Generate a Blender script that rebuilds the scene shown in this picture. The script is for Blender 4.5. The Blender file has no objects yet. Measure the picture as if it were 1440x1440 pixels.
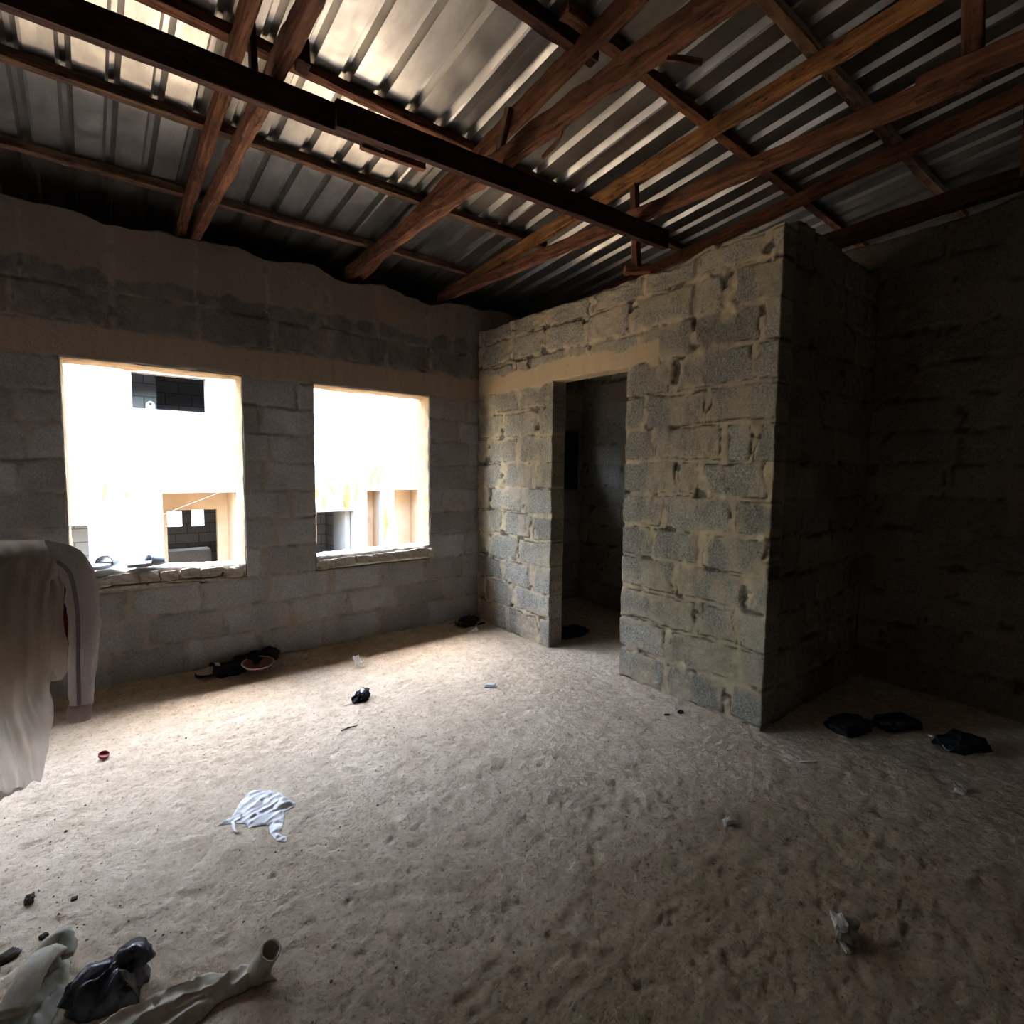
DATA = {"cam": [[-3.09735, -4.44532, 1.54401], [0.78207, -0.62309, 0.0114], [0.03885, 0.06701, 0.997], [0.62198, 0.77927, -0.07662], 748.65518], "white_cloth": [[-2.718, -1.968], [-2.661, -1.945], [-2.604, -1.848], [-2.571, -1.804], [-2.534, -1.793], [-2.468, -1.852], [-2.438, -1.899], [-2.434, -1.948], [-2.409, -2.02], [-2.421, -2.036], [-2.463, -2.042], [-2.477, -2.087], [-2.502, -2.147], [-2.525, -2.186], [-2.503, -2.221], [-2.514, -2.249], [-2.544, -2.223], [-2.554, -2.164], [-2.544, -2.101], [-2.55, -2.084], [-2.613, -2.071], [-2.619, -2.031], [-2.661, -1.992], [-2.69, -1.983]], "strap": [[-2.661, -1.992], [-2.669, -2.05], [-2.664, -2.069], [-2.655, -2.081]], "leg_r": [[-2.726, -2.781], [-2.76, -2.76], [-2.802, -2.744], [-2.861, -2.715], [-2.905, -2.709], [-2.967, -2.7], [-3.023, -2.699], [-3.065, -2.709], [-3.128, -2.7], [-3.21, -2.696], [-3.241, -2.793], [-3.102, -2.862], [-2.963, -2.85], [-2.936, -2.85], [-2.873, -2.821], [-2.799, -2.825], [-2.748, -2.831], [-2.707, -2.849]], "cuff": [[-2.707, -2.772], [-2.735, -2.808], [-2.763, -2.809]], "leg_l": [[-3.297, -2.435], [-3.273, -2.388], [-3.251, -2.379], [-3.235, -2.367], [-3.208, -2.36], [-3.199, -2.373], [-3.195, -2.422], [-3.199, -2.507], [-3.212, -2.57], [-3.23, -2.608], [-3.247, -2.663], [-3.329, -2.664], [-3.394, -2.548], [-3.346, -2.473], [-3.312, -2.464]], "bag": [[-3.206, -2.613], [-3.194, -2.531], [-3.17, -2.529], [-3.157, -2.505], [-3.129, -2.504], [-3.082, -2.523], [-3.055, -2.516], [-3.017, -2.531], [-3.002, -2.575], [-3.01, -2.619], [-3.032, -2.628], [-3.039, -2.685], [-3.071, -2.688], [-3.131, -2.672], [-3.178, -2.654]], "bowl": [-2.15, -0.21], "heap": [-2.309, -0.108], "heap2": [-2.143, 0.047], "sandal": [-2.451, -0.088], "paperflat": [-1.947, -0.177], "whitebit": [-1.784, -0.141], "white": [-1.484, -0.523], "knot": [-1.713, -1.11], "paper": [-0.906, -1.479], "wrapper": [-0.303, -0.361], "twigheap": [-0.181, -0.069], "red": [-3.087, -0.996], "lump": [-3.31, -2.05], "lump2": [-3.351, -2.288], "stone": [-1.175, -3.85], "stonebit": [-1.232, -3.866], "shell": [-0.926, -3.294], "r2": [0.192, -3.87], "r3": [-0.174, -3.823], "stk": [-0.114, -3.294], "blk": [-0.175, -2.542], "blk2": [-0.27, -2.507], "bagA": [0.466, -3.292], "bagB": [0.737, -3.452], "bagC": [0.751, -3.764], "doorbag": [0.411, -0.971], "dot": [-3.189, -2.125], "dot2": [-3.263, -2.261], "chip1": [-0.376, -0.048], "tw": [-0.128, -3.807], "pw": [-0.356, -0.209], "stick": [[-1.987, -1.472], [-1.89, -1.468]], "tulle": [[-3.337, -1.95, 1.301], [-3.293, -1.95, 1.293], [-3.225, -1.95, 1.26], [-3.207, -1.95, 1.241], [-3.212, -1.95, 1.221], [-3.18, -1.95, 1.155], [-3.205, -1.95, 1.145], [-3.182, -1.95, 1.091], [-3.164, -1.95, 0.998], [-3.166, -1.95, 0.895], [-3.174, -1.95, 0.803], [-3.196, -1.95, 0.763], [-3.216, -1.95, 0.734], [-3.22, -1.95, 0.655], [-3.25, -1.95, 0.637], [-3.257, -1.95, 0.506], [-3.274, -1.95, 0.418], [-3.324, -1.95, 0.376], [-3.378, -1.95, 0.376]], "sleeve": [[-3.193, -1.89, 1.25], [-3.154, -1.89, 1.229], [-3.13, -1.89, 1.159], [-3.123, -1.89, 1.022], [-3.13, -1.89, 0.886], [-3.142, -1.89, 0.75], [-3.155, -1.89, 0.628], [-3.161, -1.89, 0.582]], "sleevew": [[-3.177, -1.89, 0.895], [-3.079, -1.89, 0.876], [-3.184, -1.89, 0.636], [-3.112, -1.89, 0.645]], "sandal1": [[-3.093, -0.101, 0.86], [-2.975, 0.134, 0.86]], "sandal2": [[-2.89, -0.153, 0.86], [-2.687, 0.11, 0.86]], "f_up": [[-2.49, 3.047], [-1.445, 3.045], [-1.461, 2.482], [-2.492, 2.47], [-2.104, 3.038], [-2.248, 2.479], [-2.244, 2.581]], "f_o1": [[-2.138, 1.122], [-1.012, 1.103], [-1.044, -0.133], [-2.139, -0.146]], "f_in": [[-1.99, 6.9, 0.764], [-1.183, 6.9, 0.761], [-1.209, 6.9, -0.19], [-2.01, 6.9, -0.192]], "f_far": [[-1.702, 10.0, 0.535], [-1.395, 10.0, 0.523], [-1.406, 10.0, 0.175], [-1.686, 10.0, 0.174], [-1.209, 10.0, 0.55], [-0.945, 10.0, 0.54], [-0.956, 10.0, 0.167], [-1.206, 10.0, 0.163], [-1.703, 10.0, -0.336], [-0.971, 10.0, -0.362]], "f_L": [[-3.371, 0.637], [-3.11, 0.634], [-3.13, 0.127]], "f_a": [[0.357, 0.707], [0.864, 0.688], [1.13, 0.721], [0.869, -0.031]], "f_b": [[1.407, 1.093], [1.705, 1.118], [1.744, -0.072]], "f_c": [[2.013, 1.114], [2.591, 1.122], [2.588, -0.091]], "f_st": [[0.352, 1.26], [0.731, 1.468], [1.171, 1.687], [1.631, 1.696], [1.16, 0.734], [1.781, 0.652], [-2.904, 1.278], [-2.685, 1.164], [-3.287, 1.28]], "wire": [[-3.113, 0.347], [-2.159, 0.77], [-1.393, 1.085], [-0.939, 1.267]]}
SUN = 5.0
SKY = 1.0
EXPO = 3.15
SUNDIR = (-0.08, 0.285, 0.957)
LEFT_HOLES = []

import bpy, bmesh, math, random
import numpy as np
from mathutils import Vector, Matrix, noise as mn

rng = random.Random(7)
S = bpy.context.scene
COL = S.collection

# ------------------------------------------------------------------ noise
def _hash(ix, iy, seed):
    h = (ix.astype(np.int64) * 374761393 + iy.astype(np.int64) * 668265263 + seed * 2147483647 + 1274126177) & 0xFFFFFFFF
    h = ((h ^ (h >> 13)) * 1274126177) & 0xFFFFFFFF
    h = h ^ (h >> 16)
    return (h & 0xFFFFFF) / float(0xFFFFFF)

def vn(x, y, seed=0):
    x = np.asarray(x, float); y = np.asarray(y, float)
    ix = np.floor(x); iy = np.floor(y)
    fx = x - ix; fy = y - iy
    fx = fx * fx * (3 - 2 * fx); fy = fy * fy * (3 - 2 * fy)
    a = _hash(ix, iy, seed); b = _hash(ix + 1, iy, seed)
    c = _hash(ix, iy + 1, seed); d = _hash(ix + 1, iy + 1, seed)
    return (a * (1 - fx) + b * fx) * (1 - fy) + (c * (1 - fx) + d * fx) * fy - 0.5

def fbm(x, y, seed=0, oct=4, gain=0.5):
    t = 0; a = 1.0
    for i in range(oct):
        t = t + a * vn(x * 2 ** i + 17.3 * i, y * 2 ** i - 9.1 * i, seed + i)
        a *= gain
    return t

def sstep(a, b, x):
    t = np.clip((x - a) / (b - a), 0, 1)
    return t * t * (3 - 2 * t)

# ------------------------------------------------------------------ materials
def new_mat(name):
    m = bpy.data.materials.new(name); m.use_nodes = True
    nt = m.node_tree; nt.nodes.clear()
    out = nt.nodes.new('ShaderNodeOutputMaterial')
    b = nt.nodes.new('ShaderNodeBsdfPrincipled')
    nt.links.new(b.outputs[0], out.inputs[0])
    return m, nt, b, out

class NB:
    def __init__(s, nt): s.nt = nt
    def n(s, t, **kw):
        nd = s.nt.nodes.new(t)
        for k, v in kw.items():
            setattr(nd, k, v)
        return nd
    def l(s, a, b): s.nt.links.new(a, b)
    def coord(s, kind='Object'):
        return s.n('ShaderNodeTexCoord').outputs[kind]
    def mapping(s, vec, scale=(1, 1, 1), loc=(0, 0, 0)):
        m = s.n('ShaderNodeMapping'); m.inputs['Scale'].default_value = scale; m.inputs['Location'].default_value = loc
        s.l(vec, m.inputs['Vector']); return m.outputs[0]
    def noise(s, vec, scale, detail=4, rough=0.55, dist=0.0):
        t = s.n('ShaderNodeTexNoise'); t.inputs['Scale'].default_value = scale
        t.inputs['Detail'].default_value = detail; t.inputs['Roughness'].default_value = rough
        t.inputs['Distortion'].default_value = dist
        s.l(vec, t.inputs['Vector']); return t.outputs['Fac']
    def ramp(s, fac, stops):
        r = s.n('ShaderNodeValToRGB'); e = r.color_ramp.elements
        while len(e) < len(stops): e.new(0.5)
        for el, (p, c) in zip(e, stops):
            el.position = p; el.color = (*c, 1) if len(c) == 3 else c
        s.l(fac, r.inputs[0]); return r.outputs[0]
    def mix(s, fac, a, b, mode='MIX'):
        m = s.n('ShaderNodeMix', data_type='RGBA', blend_type=mode)
        for v, sock in ((fac, m.inputs[0]), (a, m.inputs[6]), (b, m.inputs[7])):
            if isinstance(v, (int, float)): sock.default_value = v
            elif isinstance(v, tuple): sock.default_value = (*v, 1) if len(v) == 3 else v
            else: s.l(v, sock)
        return m.outputs[2]
    def math(s, op, a, b=0.0):
        m = s.n('ShaderNodeMath', operation=op)
        for v, sock in ((a, m.inputs[0]), (b, m.inputs[1])):
            if isinstance(v, (int, float)): sock.default_value = v
            else: s.l(v, sock)
        return m.outputs[0]
    def bump(s, h, strength, dist):
        b = s.n('ShaderNodeBump'); b.inputs['Strength'].default_value = strength
        b.inputs['Distance'].default_value = dist
        s.l(h, b.inputs['Height']); return b.outputs[0]

def mat_block(name, c0, c1, mort0, mort1, lint0, lint1, grain=0.5):
    m, nt, b, out = new_mat(name); k = NB(nt)
    co = k.coord()
    at = k.n('ShaderNodeAttribute', attribute_name='mask')
    sep = k.n('ShaderNodeSeparateColor'); k.l(at.outputs['Color'], sep.inputs[0])
    mort, tone, lint = sep.outputs[0], sep.outputs[1], sep.outputs[2]
    base = k.mix(tone, c0, c1)
    sp = k.noise(co, 70, 6, 0.8)
    spk = k.ramp(sp, [(0.34, (0.22, 0.21, 0.2)), (0.5, (0.92, 0.92, 0.92)), (0.66, (1.7, 1.67, 1.6))])
    base = k.mix(grain, base, k.mix(1.0, base, spk, 'MULTIPLY'))
    big = k.noise(co, 2.3, 4, 0.6)
    base = k.mix(1.0, base, k.ramp(big, [(0.3, (0.75, 0.72, 0.68)), (0.7, (1.15, 1.15, 1.15))]), 'MULTIPLY')
    mc = k.mix(k.noise(co, 24, 4), mort0, mort1)
    col = k.mix(mort, base, mc)
    lv = k.noise(k.mapping(co, (14, 14, 2.5)), 1.0, 3)
    col = k.mix(lint, col, k.mix(lv, lint0, lint1))
    pits = k.noise(co, 30, 6, 0.75)
    col = k.mix(1.0, col, k.ramp(pits, [(0.28, (0.35, 0.33, 0.3)), (0.4, (1, 1, 1))]), 'MULTIPLY')
    cav = k.n('ShaderNodeCombineColor')
    for i_ in range(3): k.l(at.outputs['Alpha'], cav.inputs[i_])
    col = k.mix(1.0, col, cav.outputs[0], 'MULTIPLY')
    k.l(col, b.inputs['Base Color'])
    b.inputs['Roughness'].default_value = 0.95
    b.inputs['Specular IOR Level'].default_value = 0.15
    h = k.math('ADD', k.math('MULTIPLY', sp, 0.6), pits)
    k.l(k.bump(h, 0.9, 0.006), b.inputs['Normal'])
    return m

def mat_simple(name, c0, c1, scale=20, rough=0.8, bump=0.3, bdist=0.003, spec=0.3, metallic=0.0, detail=4, stretch=(1, 1, 1)):
    m, nt, b, out = new_mat(name); k = NB(nt)
    co = k.mapping(k.coord(), stretch)
    nz = k.noise(co, scale, detail)
    k.l(k.ramp(nz, [(0.3, c0), (0.7, c1)]), b.inputs['Base Color'])
    b.inputs['Roughness'].default_value = rough
    b.inputs['Specular IOR Level'].default_value = spec
    b.inputs['Metallic'].default_value = metallic
    if bump: k.l(k.bump(nz, bump, bdist), b.inputs['Normal'])
    return m

def mat_wood(name, dark, mid, light, rough=0.8):
    m, nt, b, out = new_mat(name); k = NB(nt)
    co = k.coord()
    g = k.noise(k.mapping(co, (1.6, 26, 26)), 1.0, 6, 0.65, 0.6)
    f = k.noise(k.mapping(co, (9, 30, 30)), 1.0, 4, 0.7)
    w = k.noise(co, 5.0, 3)
    col = k.ramp(g, [(0.25, dark), (0.5, mid), (0.78, light)])
    col = k.mix(1.0, col, k.ramp(f, [(0.33, (0.25, 0.22, 0.2)), (0.47, (1, 1, 1))]), 'MULTIPLY')
    col = k.mix(1.0, col, k.ramp(w, [(0.3, (0.6, 0.58, 0.56)), (0.7, (1.25, 1.2, 1.15))]), 'MULTIPLY')
    k.l(col, b.inputs['Base Color'])
    b.inputs['Roughness'].default_value = rough
    b.inputs['Specular IOR Level'].default_value = 0.25
    k.l(k.bump(k.math('ADD', g, f), 0.7, 0.004), b.inputs['Normal'])
    return m

def mat_floor():
    m, nt, b, out = new_mat('dry_earth'); k = NB(nt)
    co = k.coord()
    n1 = k.noise(co, 1.3, 5, 0.6); n2 = k.noise(co, 11, 6, 0.7); n3 = k.noise(co, 60, 4, 0.7)
    col = k.ramp(n1, [(0.3, FL0), (0.7, FL1)])
    col = k.mix(1.0, col, k.ramp(n2, [(0.3, (0.78, 0.75, 0.7)), (0.65, (1.1, 1.1, 1.1))]), 'MULTIPLY')
    col = k.mix(1.0, col, k.ramp(n3, [(0.3, (0.58, 0.55, 0.51)), (0.46, (1, 1, 1)), (0.75, (1.12, 1.12, 1.12))]), 'MULTIPLY')
    v = k.n('ShaderNodeTexVoronoi'); v.inputs['Scale'].default_value = 16; k.l(co, v.inputs['Vector'])
    spot = k.ramp(v.outputs['Distance'], [(0.05, (0.35, 0.3, 0.26)), (0.11, (1, 1, 1))])
    pick = k.ramp(k.noise(co, 7, 3), [(0.52, (0, 0, 0)), (0.6, (1, 1, 1))])
    col = k.mix(pick, col, k.mix(1.0, col, spot, 'MULTIPLY'))
    k.l(col, b.inputs['Base Color'])
    b.inputs['Roughness'].default_value = 1.0
    b.inputs['Specular IOR Level'].default_value = 0.05
    h = k.math('ADD', k.math('MULTIPLY', n2, 1.0), k.math('MULTIPLY', n3, 0.6))
    k.l(k.bump(h, 1.0, 0.014), b.inputs['Normal'])
    return m

def mat_roof():
    m, nt, b, out = new_mat('roofing_metal'); k = NB(nt)
    co = k.coord()
    n1 = k.noise(co, 1.4, 4, 0.6, 0.4); n2 = k.noise(k.mapping(co, (8, 2.0, 8)), 1.0, 5, 0.65); n3 = k.noise(co, 7, 4, 0.55, 0.8)
    col = k.ramp(n1, [(0.3, (0.34, 0.33, 0.315)), (0.7, (0.52, 0.505, 0.48))])
    col = k.mix(1.0, col, k.ramp(n2, [(0.3, (0.72, 0.7, 0.68)), (0.6, (1.05, 1.05, 1.05))]), 'MULTIPLY')
    k.l(col, b.inputs['Base Color'])
    b.inputs['Metallic'].default_value = 1.0
    k.l(k.ramp(n3, [(0.3, (0.30,) * 3), (0.7, (0.45,) * 3)]), b.inputs['Roughness'])
    k.l(k.bump(k.math('ADD', n1, k.math('MULTIPLY', n3, 0.06)), 0.25, 0.02), b.inputs['Normal'])
    return m

def mat_net(name, col, alpha):
    m, nt, b, out = new_mat(name); k = NB(nt)
    nt.nodes.remove(b)
    co = k.coord()
    nz = k.noise(k.mapping(co, (40, 40, 3)), 1.0, 4)
    c = k.mix(nz, tuple(x * 0.75 for x in col), col)
    d = k.n('ShaderNodeBsdfDiffuse'); k.l(c, d.inputs[0])
    t = k.n('ShaderNodeBsdfTranslucent'); k.l(c, t.inputs[0])
    bn = k.bump(k.noise(k.mapping(co, (30, 30, 9)), 1.0, 3, 0.5, 0.5), 0.6, 0.012); k.l(bn, d.inputs['Normal']); k.l(bn, t.inputs['Normal'])
    mx = k.n('ShaderNodeMixShader'); mx.inputs[0].default_value = 0.5
    k.l(d.outputs[0], mx.inputs[1]); k.l(t.outputs[0], mx.inputs[2])
    tr = k.n('ShaderNodeBsdfTransparent')
    m2 = k.n('ShaderNodeMixShader'); m2.inputs[0].default_value = alpha
    k.l(tr.outputs[0], m2.inputs[1]); k.l(mx.outputs[0], m2.inputs[2])
    k.l(m2.outputs[0], out.inputs[0])
    return m

FL0, FL1 = (0.47, 0.378, 0.270), (0.60, 0.49, 0.36)
M = {}
M['part'] = mat_block('rough_block', (0.215, 0.197, 0.162), (0.30, 0.277, 0.23), (0.30, 0.235, 0.145), (0.52, 0.415, 0.27), (0.40, 0.295, 0.175), (0.48, 0.365, 0.225), 0.8)
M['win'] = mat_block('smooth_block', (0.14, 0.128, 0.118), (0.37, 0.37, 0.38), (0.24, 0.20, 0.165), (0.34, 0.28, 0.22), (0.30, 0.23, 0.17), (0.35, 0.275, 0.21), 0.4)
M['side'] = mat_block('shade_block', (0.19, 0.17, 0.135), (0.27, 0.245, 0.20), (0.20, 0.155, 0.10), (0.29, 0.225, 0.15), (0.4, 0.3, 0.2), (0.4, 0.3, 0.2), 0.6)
M['out'] = mat_block('grey_block', (0.16, 0.16, 0.17), (0.20, 0.20, 0.21), (0.09, 0.09, 0.09), (0.12, 0.12, 0.12), (0.4, 0.3, 0.2), (0.4, 0.3, 0.2), 0.3)
M['reveal'] = mat_simple('cream_render', (0.27, 0.19, 0.112), (0.36, 0.26, 0.16), 9, 0.9, 0.5, 0.006, 0.1)
M['mortar'] = mat_simple('sill_mortar', (0.50, 0.46, 0.40), (0.72, 0.68, 0.62), 22, 0.95, 0.8, 0.008, 0.1)
M['stone'] = mat_simple('broken_block', (0.25, 0.22, 0.18), (0.42, 0.37, 0.31), 30, 0.95, 0.8, 0.006, 0.1)
M['floor'] = mat_floor()
M['roof'] = mat_roof()
M['wood'] = mat_wood('rough_red_timber', (0.04, 0.016, 0.009), (0.14, 0.056, 0.028), (0.29, 0.135, 0.07))
M['woodo'] = mat_wood('spotted_orange_timber', (0.10, 0.04, 0.015), (0.30, 0.14, 0.05), (0.48, 0.26, 0.11))
M['woodp'] = mat_wood('dusty_timber', (0.045, 0.024, 0.015), (0.13, 0.072, 0.042), (0.29, 0.185, 0.115))
M['woodd'] = mat_wood('dark_timber', (0.018, 0.007, 0.005), (0.05, 0.018, 0.012), (0.10, 0.04, 0.025))
M['facade'] = mat_simple('white_plaster', (0.165, 0.162, 0.153), (0.215, 0.212, 0.203), 3.0, 0.9, 0.5, 0.01, 0.1, detail=8)
M['niche'] = mat_simple('tan_render', (0.33, 0.235, 0.15), (0.40, 0.29, 0.19), 4, 0.95, 0.2, 0.005, 0.1)
M['stain'] = mat_simple('orange_stain', (0.135, 0.068, 0.016), (0.19, 0.12, 0.05), 6, 0.95, 0, 0.0, 0.1)
M['sand'] = mat_simple('sunlit_sand', (0.35, 0.255, 0.155), (0.44, 0.33, 0.205), 3, 1.0, 0.3, 0.02, 0.05)
M['ground_shade'] = mat_simple('painted_ground_shade', (0.035, 0.03, 0.024), (0.06, 0.05, 0.04), 5, 1.0, 0.4, 0.02, 0.05)  # dark tone stands in for shade on the ground near the house
M['clod'] = mat_simple('dark_clod', (0.05, 0.04, 0.033), (0.12, 0.095, 0.075), 40, 0.95, 0.5, 0.004, 0.1)
M['crumb'] = mat_simple('earth_crumb', (0.10, 0.08, 0.06), (0.30, 0.24, 0.19), 9, 1.0, 0, 0, 0.05)
M['white'] = mat_simple('white_cotton', (0.78, 0.77, 0.74), (0.88, 0.87, 0.83), 60, 0.9, 0.3, 0.002, 0.1)
M['paper'] = mat_simple('white_paper', (0.62, 0.62, 0.60), (0.80, 0.80, 0.78), 40, 0.8, 0.3, 0.002, 0.2)
M['paperdull'] = mat_simple('dull_paper', (0.34, 0.30, 0.26), (0.50, 0.45, 0.40), 30, 0.85, 0.3, 0.002, 0.2)
M['khaki'] = mat_simple('khaki_cloth', (0.50, 0.455, 0.36), (0.64, 0.585, 0.475), 45, 0.95, 0.4, 0.002, 0.1)
M['olive'] = mat_simple('olive_cloth', (0.36, 0.34, 0.265), (0.52, 0.495, 0.395), 30, 0.95, 0.4, 0.002, 0.1)
M['dark'] = mat_simple('black_cloth', (0.008, 0.008, 0.010), (0.022, 0.021, 0.022), 30, 0.9, 0.4, 0.003, 0.15)
M['bag'] = mat_simple('black_polythene', (0.006, 0.006, 0.008), (0.055, 0.048, 0.062), 26, 0.25, 0.8, 0.006, 0.6, detail=6)  # lilac-grey blotches paint highlights and thin translucent parts into the black
M['piping'] = mat_simple('slate_piping', (0.28, 0.24, 0.245), (0.34, 0.295, 0.30), 50, 0.95, 0.2, 0.002, 0.1)
M['red'] = mat_simple('red_plastic', (0.30, 0.03, 0.025), (0.42, 0.05, 0.04), 10, 0.5, 0.1, 0.001, 0.4)
M['bowl'] = mat_simple('maroon_plastic', (0.12, 0.035, 0.03), (0.18, 0.055, 0.045), 8, 0.45, 0.1, 0.001, 0.4)
M['redprint'] = mat_simple('red_print_cloth', (0.16, 0.008, 0.008), (0.25, 0.02, 0.018), 25, 0.9, 0.2, 0.002, 0.1)
M['net'] = mat_net('cream_net', (0.70, 0.61, 0.50), 0.74)
M['jacket'] = mat_net('mauve_grey_cloth', (0.70, 0.62, 0.58), 1.0)
M['cuff'] = mat_net('ribbed_cuff', (0.58, 0.48, 0.41), 1.0)
M['sole'] = mat_simple('grey_foam', (0.20, 0.21, 0.22), (0.28, 0.29, 0.30), 20, 0.7, 0.1, 0.001, 0.3)
M['footbed'] = mat_simple('pale_footbed', (0.62, 0.66, 0.68), (0.75, 0.78, 0.80), 20, 0.7, 0.1, 0.001, 0.3)
M['strapm'] = mat_simple('slate_strap', (0.10, 0.12, 0.14), (0.16, 0.18, 0.20), 20, 0.6, 0.1, 0.001, 0.4)
M['steel'] = mat_simple('wire_steel', (0.10, 0.09, 0.08), (0.16, 0.15, 0.14), 20, 0.6, 0, 0, 0.4)
M['foil'] = mat_simple('silver_foil', (0.55, 0.56, 0.57), (0.75, 0.76, 0.77), 25, 0.35, 0.5, 0.003, 0.5, metallic=0.5)
M['twig'] = mat_simple('dry_twig', (0.06, 0.045, 0.03), (0.16, 0.12, 0.085), 12, 0.95, 0.3, 0.002, 0.1)

# ------------------------------------------------------------------ object helpers
def mesh_np(name, verts, quads=None, faces=None, mats=(), mask=None, midx=None, smooth=True):
    me = bpy.data.meshes.new(name)
    if quads is not None:
        verts = np.asarray(verts, np.float32); quads = np.asarray(quads, np.int32)
        me.vertices.add(len(verts)); me.vertices.foreach_set('co', verts.ravel())
        me.loops.add(quads.size); me.loops.foreach_set('vertex_index', quads.ravel())
        me.polygons.add(len(quads)); me.polygons.foreach_set('loop_start', np.arange(0, quads.size, 4, dtype=np.int32))
        if midx is not None: me.polygons.foreach_set('material_index', np.asarray(midx, np.int32))
        me.update(calc_edges=True); me.validate()
    else:
        me.from_pydata([tuple(v) for v in verts], [], faces); me.update()
        if midx is not None: me.polygons.foreach_set('material_index', np.asarray(midx, np.int32))
    if mask is not None:
        a = me.color_attributes.new('mask', 'FLOAT_COLOR', 'POINT')
        a.data.foreach_set('color', np.asarray(mask, np.float32).ravel())
    me.polygons.foreach_set('use_smooth', np.full(len(me.polygons), smooth))
    for m in mats: me.materials.append(m)
    return me

def add(name, me, parent=None, mat4=None):
    o = bpy.data.objects.new(name, me); COL.objects.link(o)
    W = mat4 if mat4 is not None else Matrix.Identity(4)
    if parent is not None:
        o.parent = parent
        pw = Matrix.Identity(4); p = parent
        chain = []
        while p is not None: chain.append(p); p = p.parent
        for p in reversed(chain): pw = pw @ p.matrix_basis
        o.matrix_basis = pw.inverted() @ W
    else:
        o.matrix_basis = W
    return o

def empty(name, loc=(0, 0, 0)):
    o = bpy.data.objects.new(name, None); COL.objects.link(o)
    o.matrix_basis = Matrix.Translation(Vector(loc)); o.empty_display_size = 0.1
    return o

def tag(o, label, cat, group=None):
    o['label'] = label; o['category'] = cat
    if group: o['group'] = group
    return o

def struct(o, label=None, cat=None):
    o['kind'] = 'structure'
    if label: o['label'] = label
    if cat: o['category'] = cat
    return o

# ------------------------------------------------------------------ floor height
def fz(x, y):
    x = np.asarray(x, float); y = np.asarray(y, float)
    z = 0.030 * fbm(x * 0.9, y * 0.9, 11, 3) + 0.007 * fbm(x * 4 + y * 2, y * 5, 21, 4) 
    z = z + 0.0035 * fbm(x * 13 + 0.4 * y * 13, y * 17, 31, 3) + 0.0045 * fbm(x * 34, y * 42, 35, 3)
    z = z - 0.003 * sstep(0.18, 0.34, fbm(x * 11, y * 14, 37, 3)) - 0.006 * sstep(0.2, 0.36, fbm(x * 26, y * 34, 39, 2))
    z = z + 0.045 * np.exp(-np.clip(-y, 0, 9) / 0.16) + 0.02 * np.exp(-((x + 4.2) ** 2) / 1.5)
    return z
def fz1(x, y): return float(fz(np.array([x]), np.array([y]))[0])

# ------------------------------------------------------------------ walls of blocks
def segs(crit, res):
    crit = sorted(set(round(c, 5) for c in crit)); out = [crit[0]]
    for a, b in zip(crit, crit[1:]):
        n = max(1, int(math.ceil((b - a) / res)))
        out += [a + (b - a) * i / n for i in range(1, n + 1)]
    return np.array(out)

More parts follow.
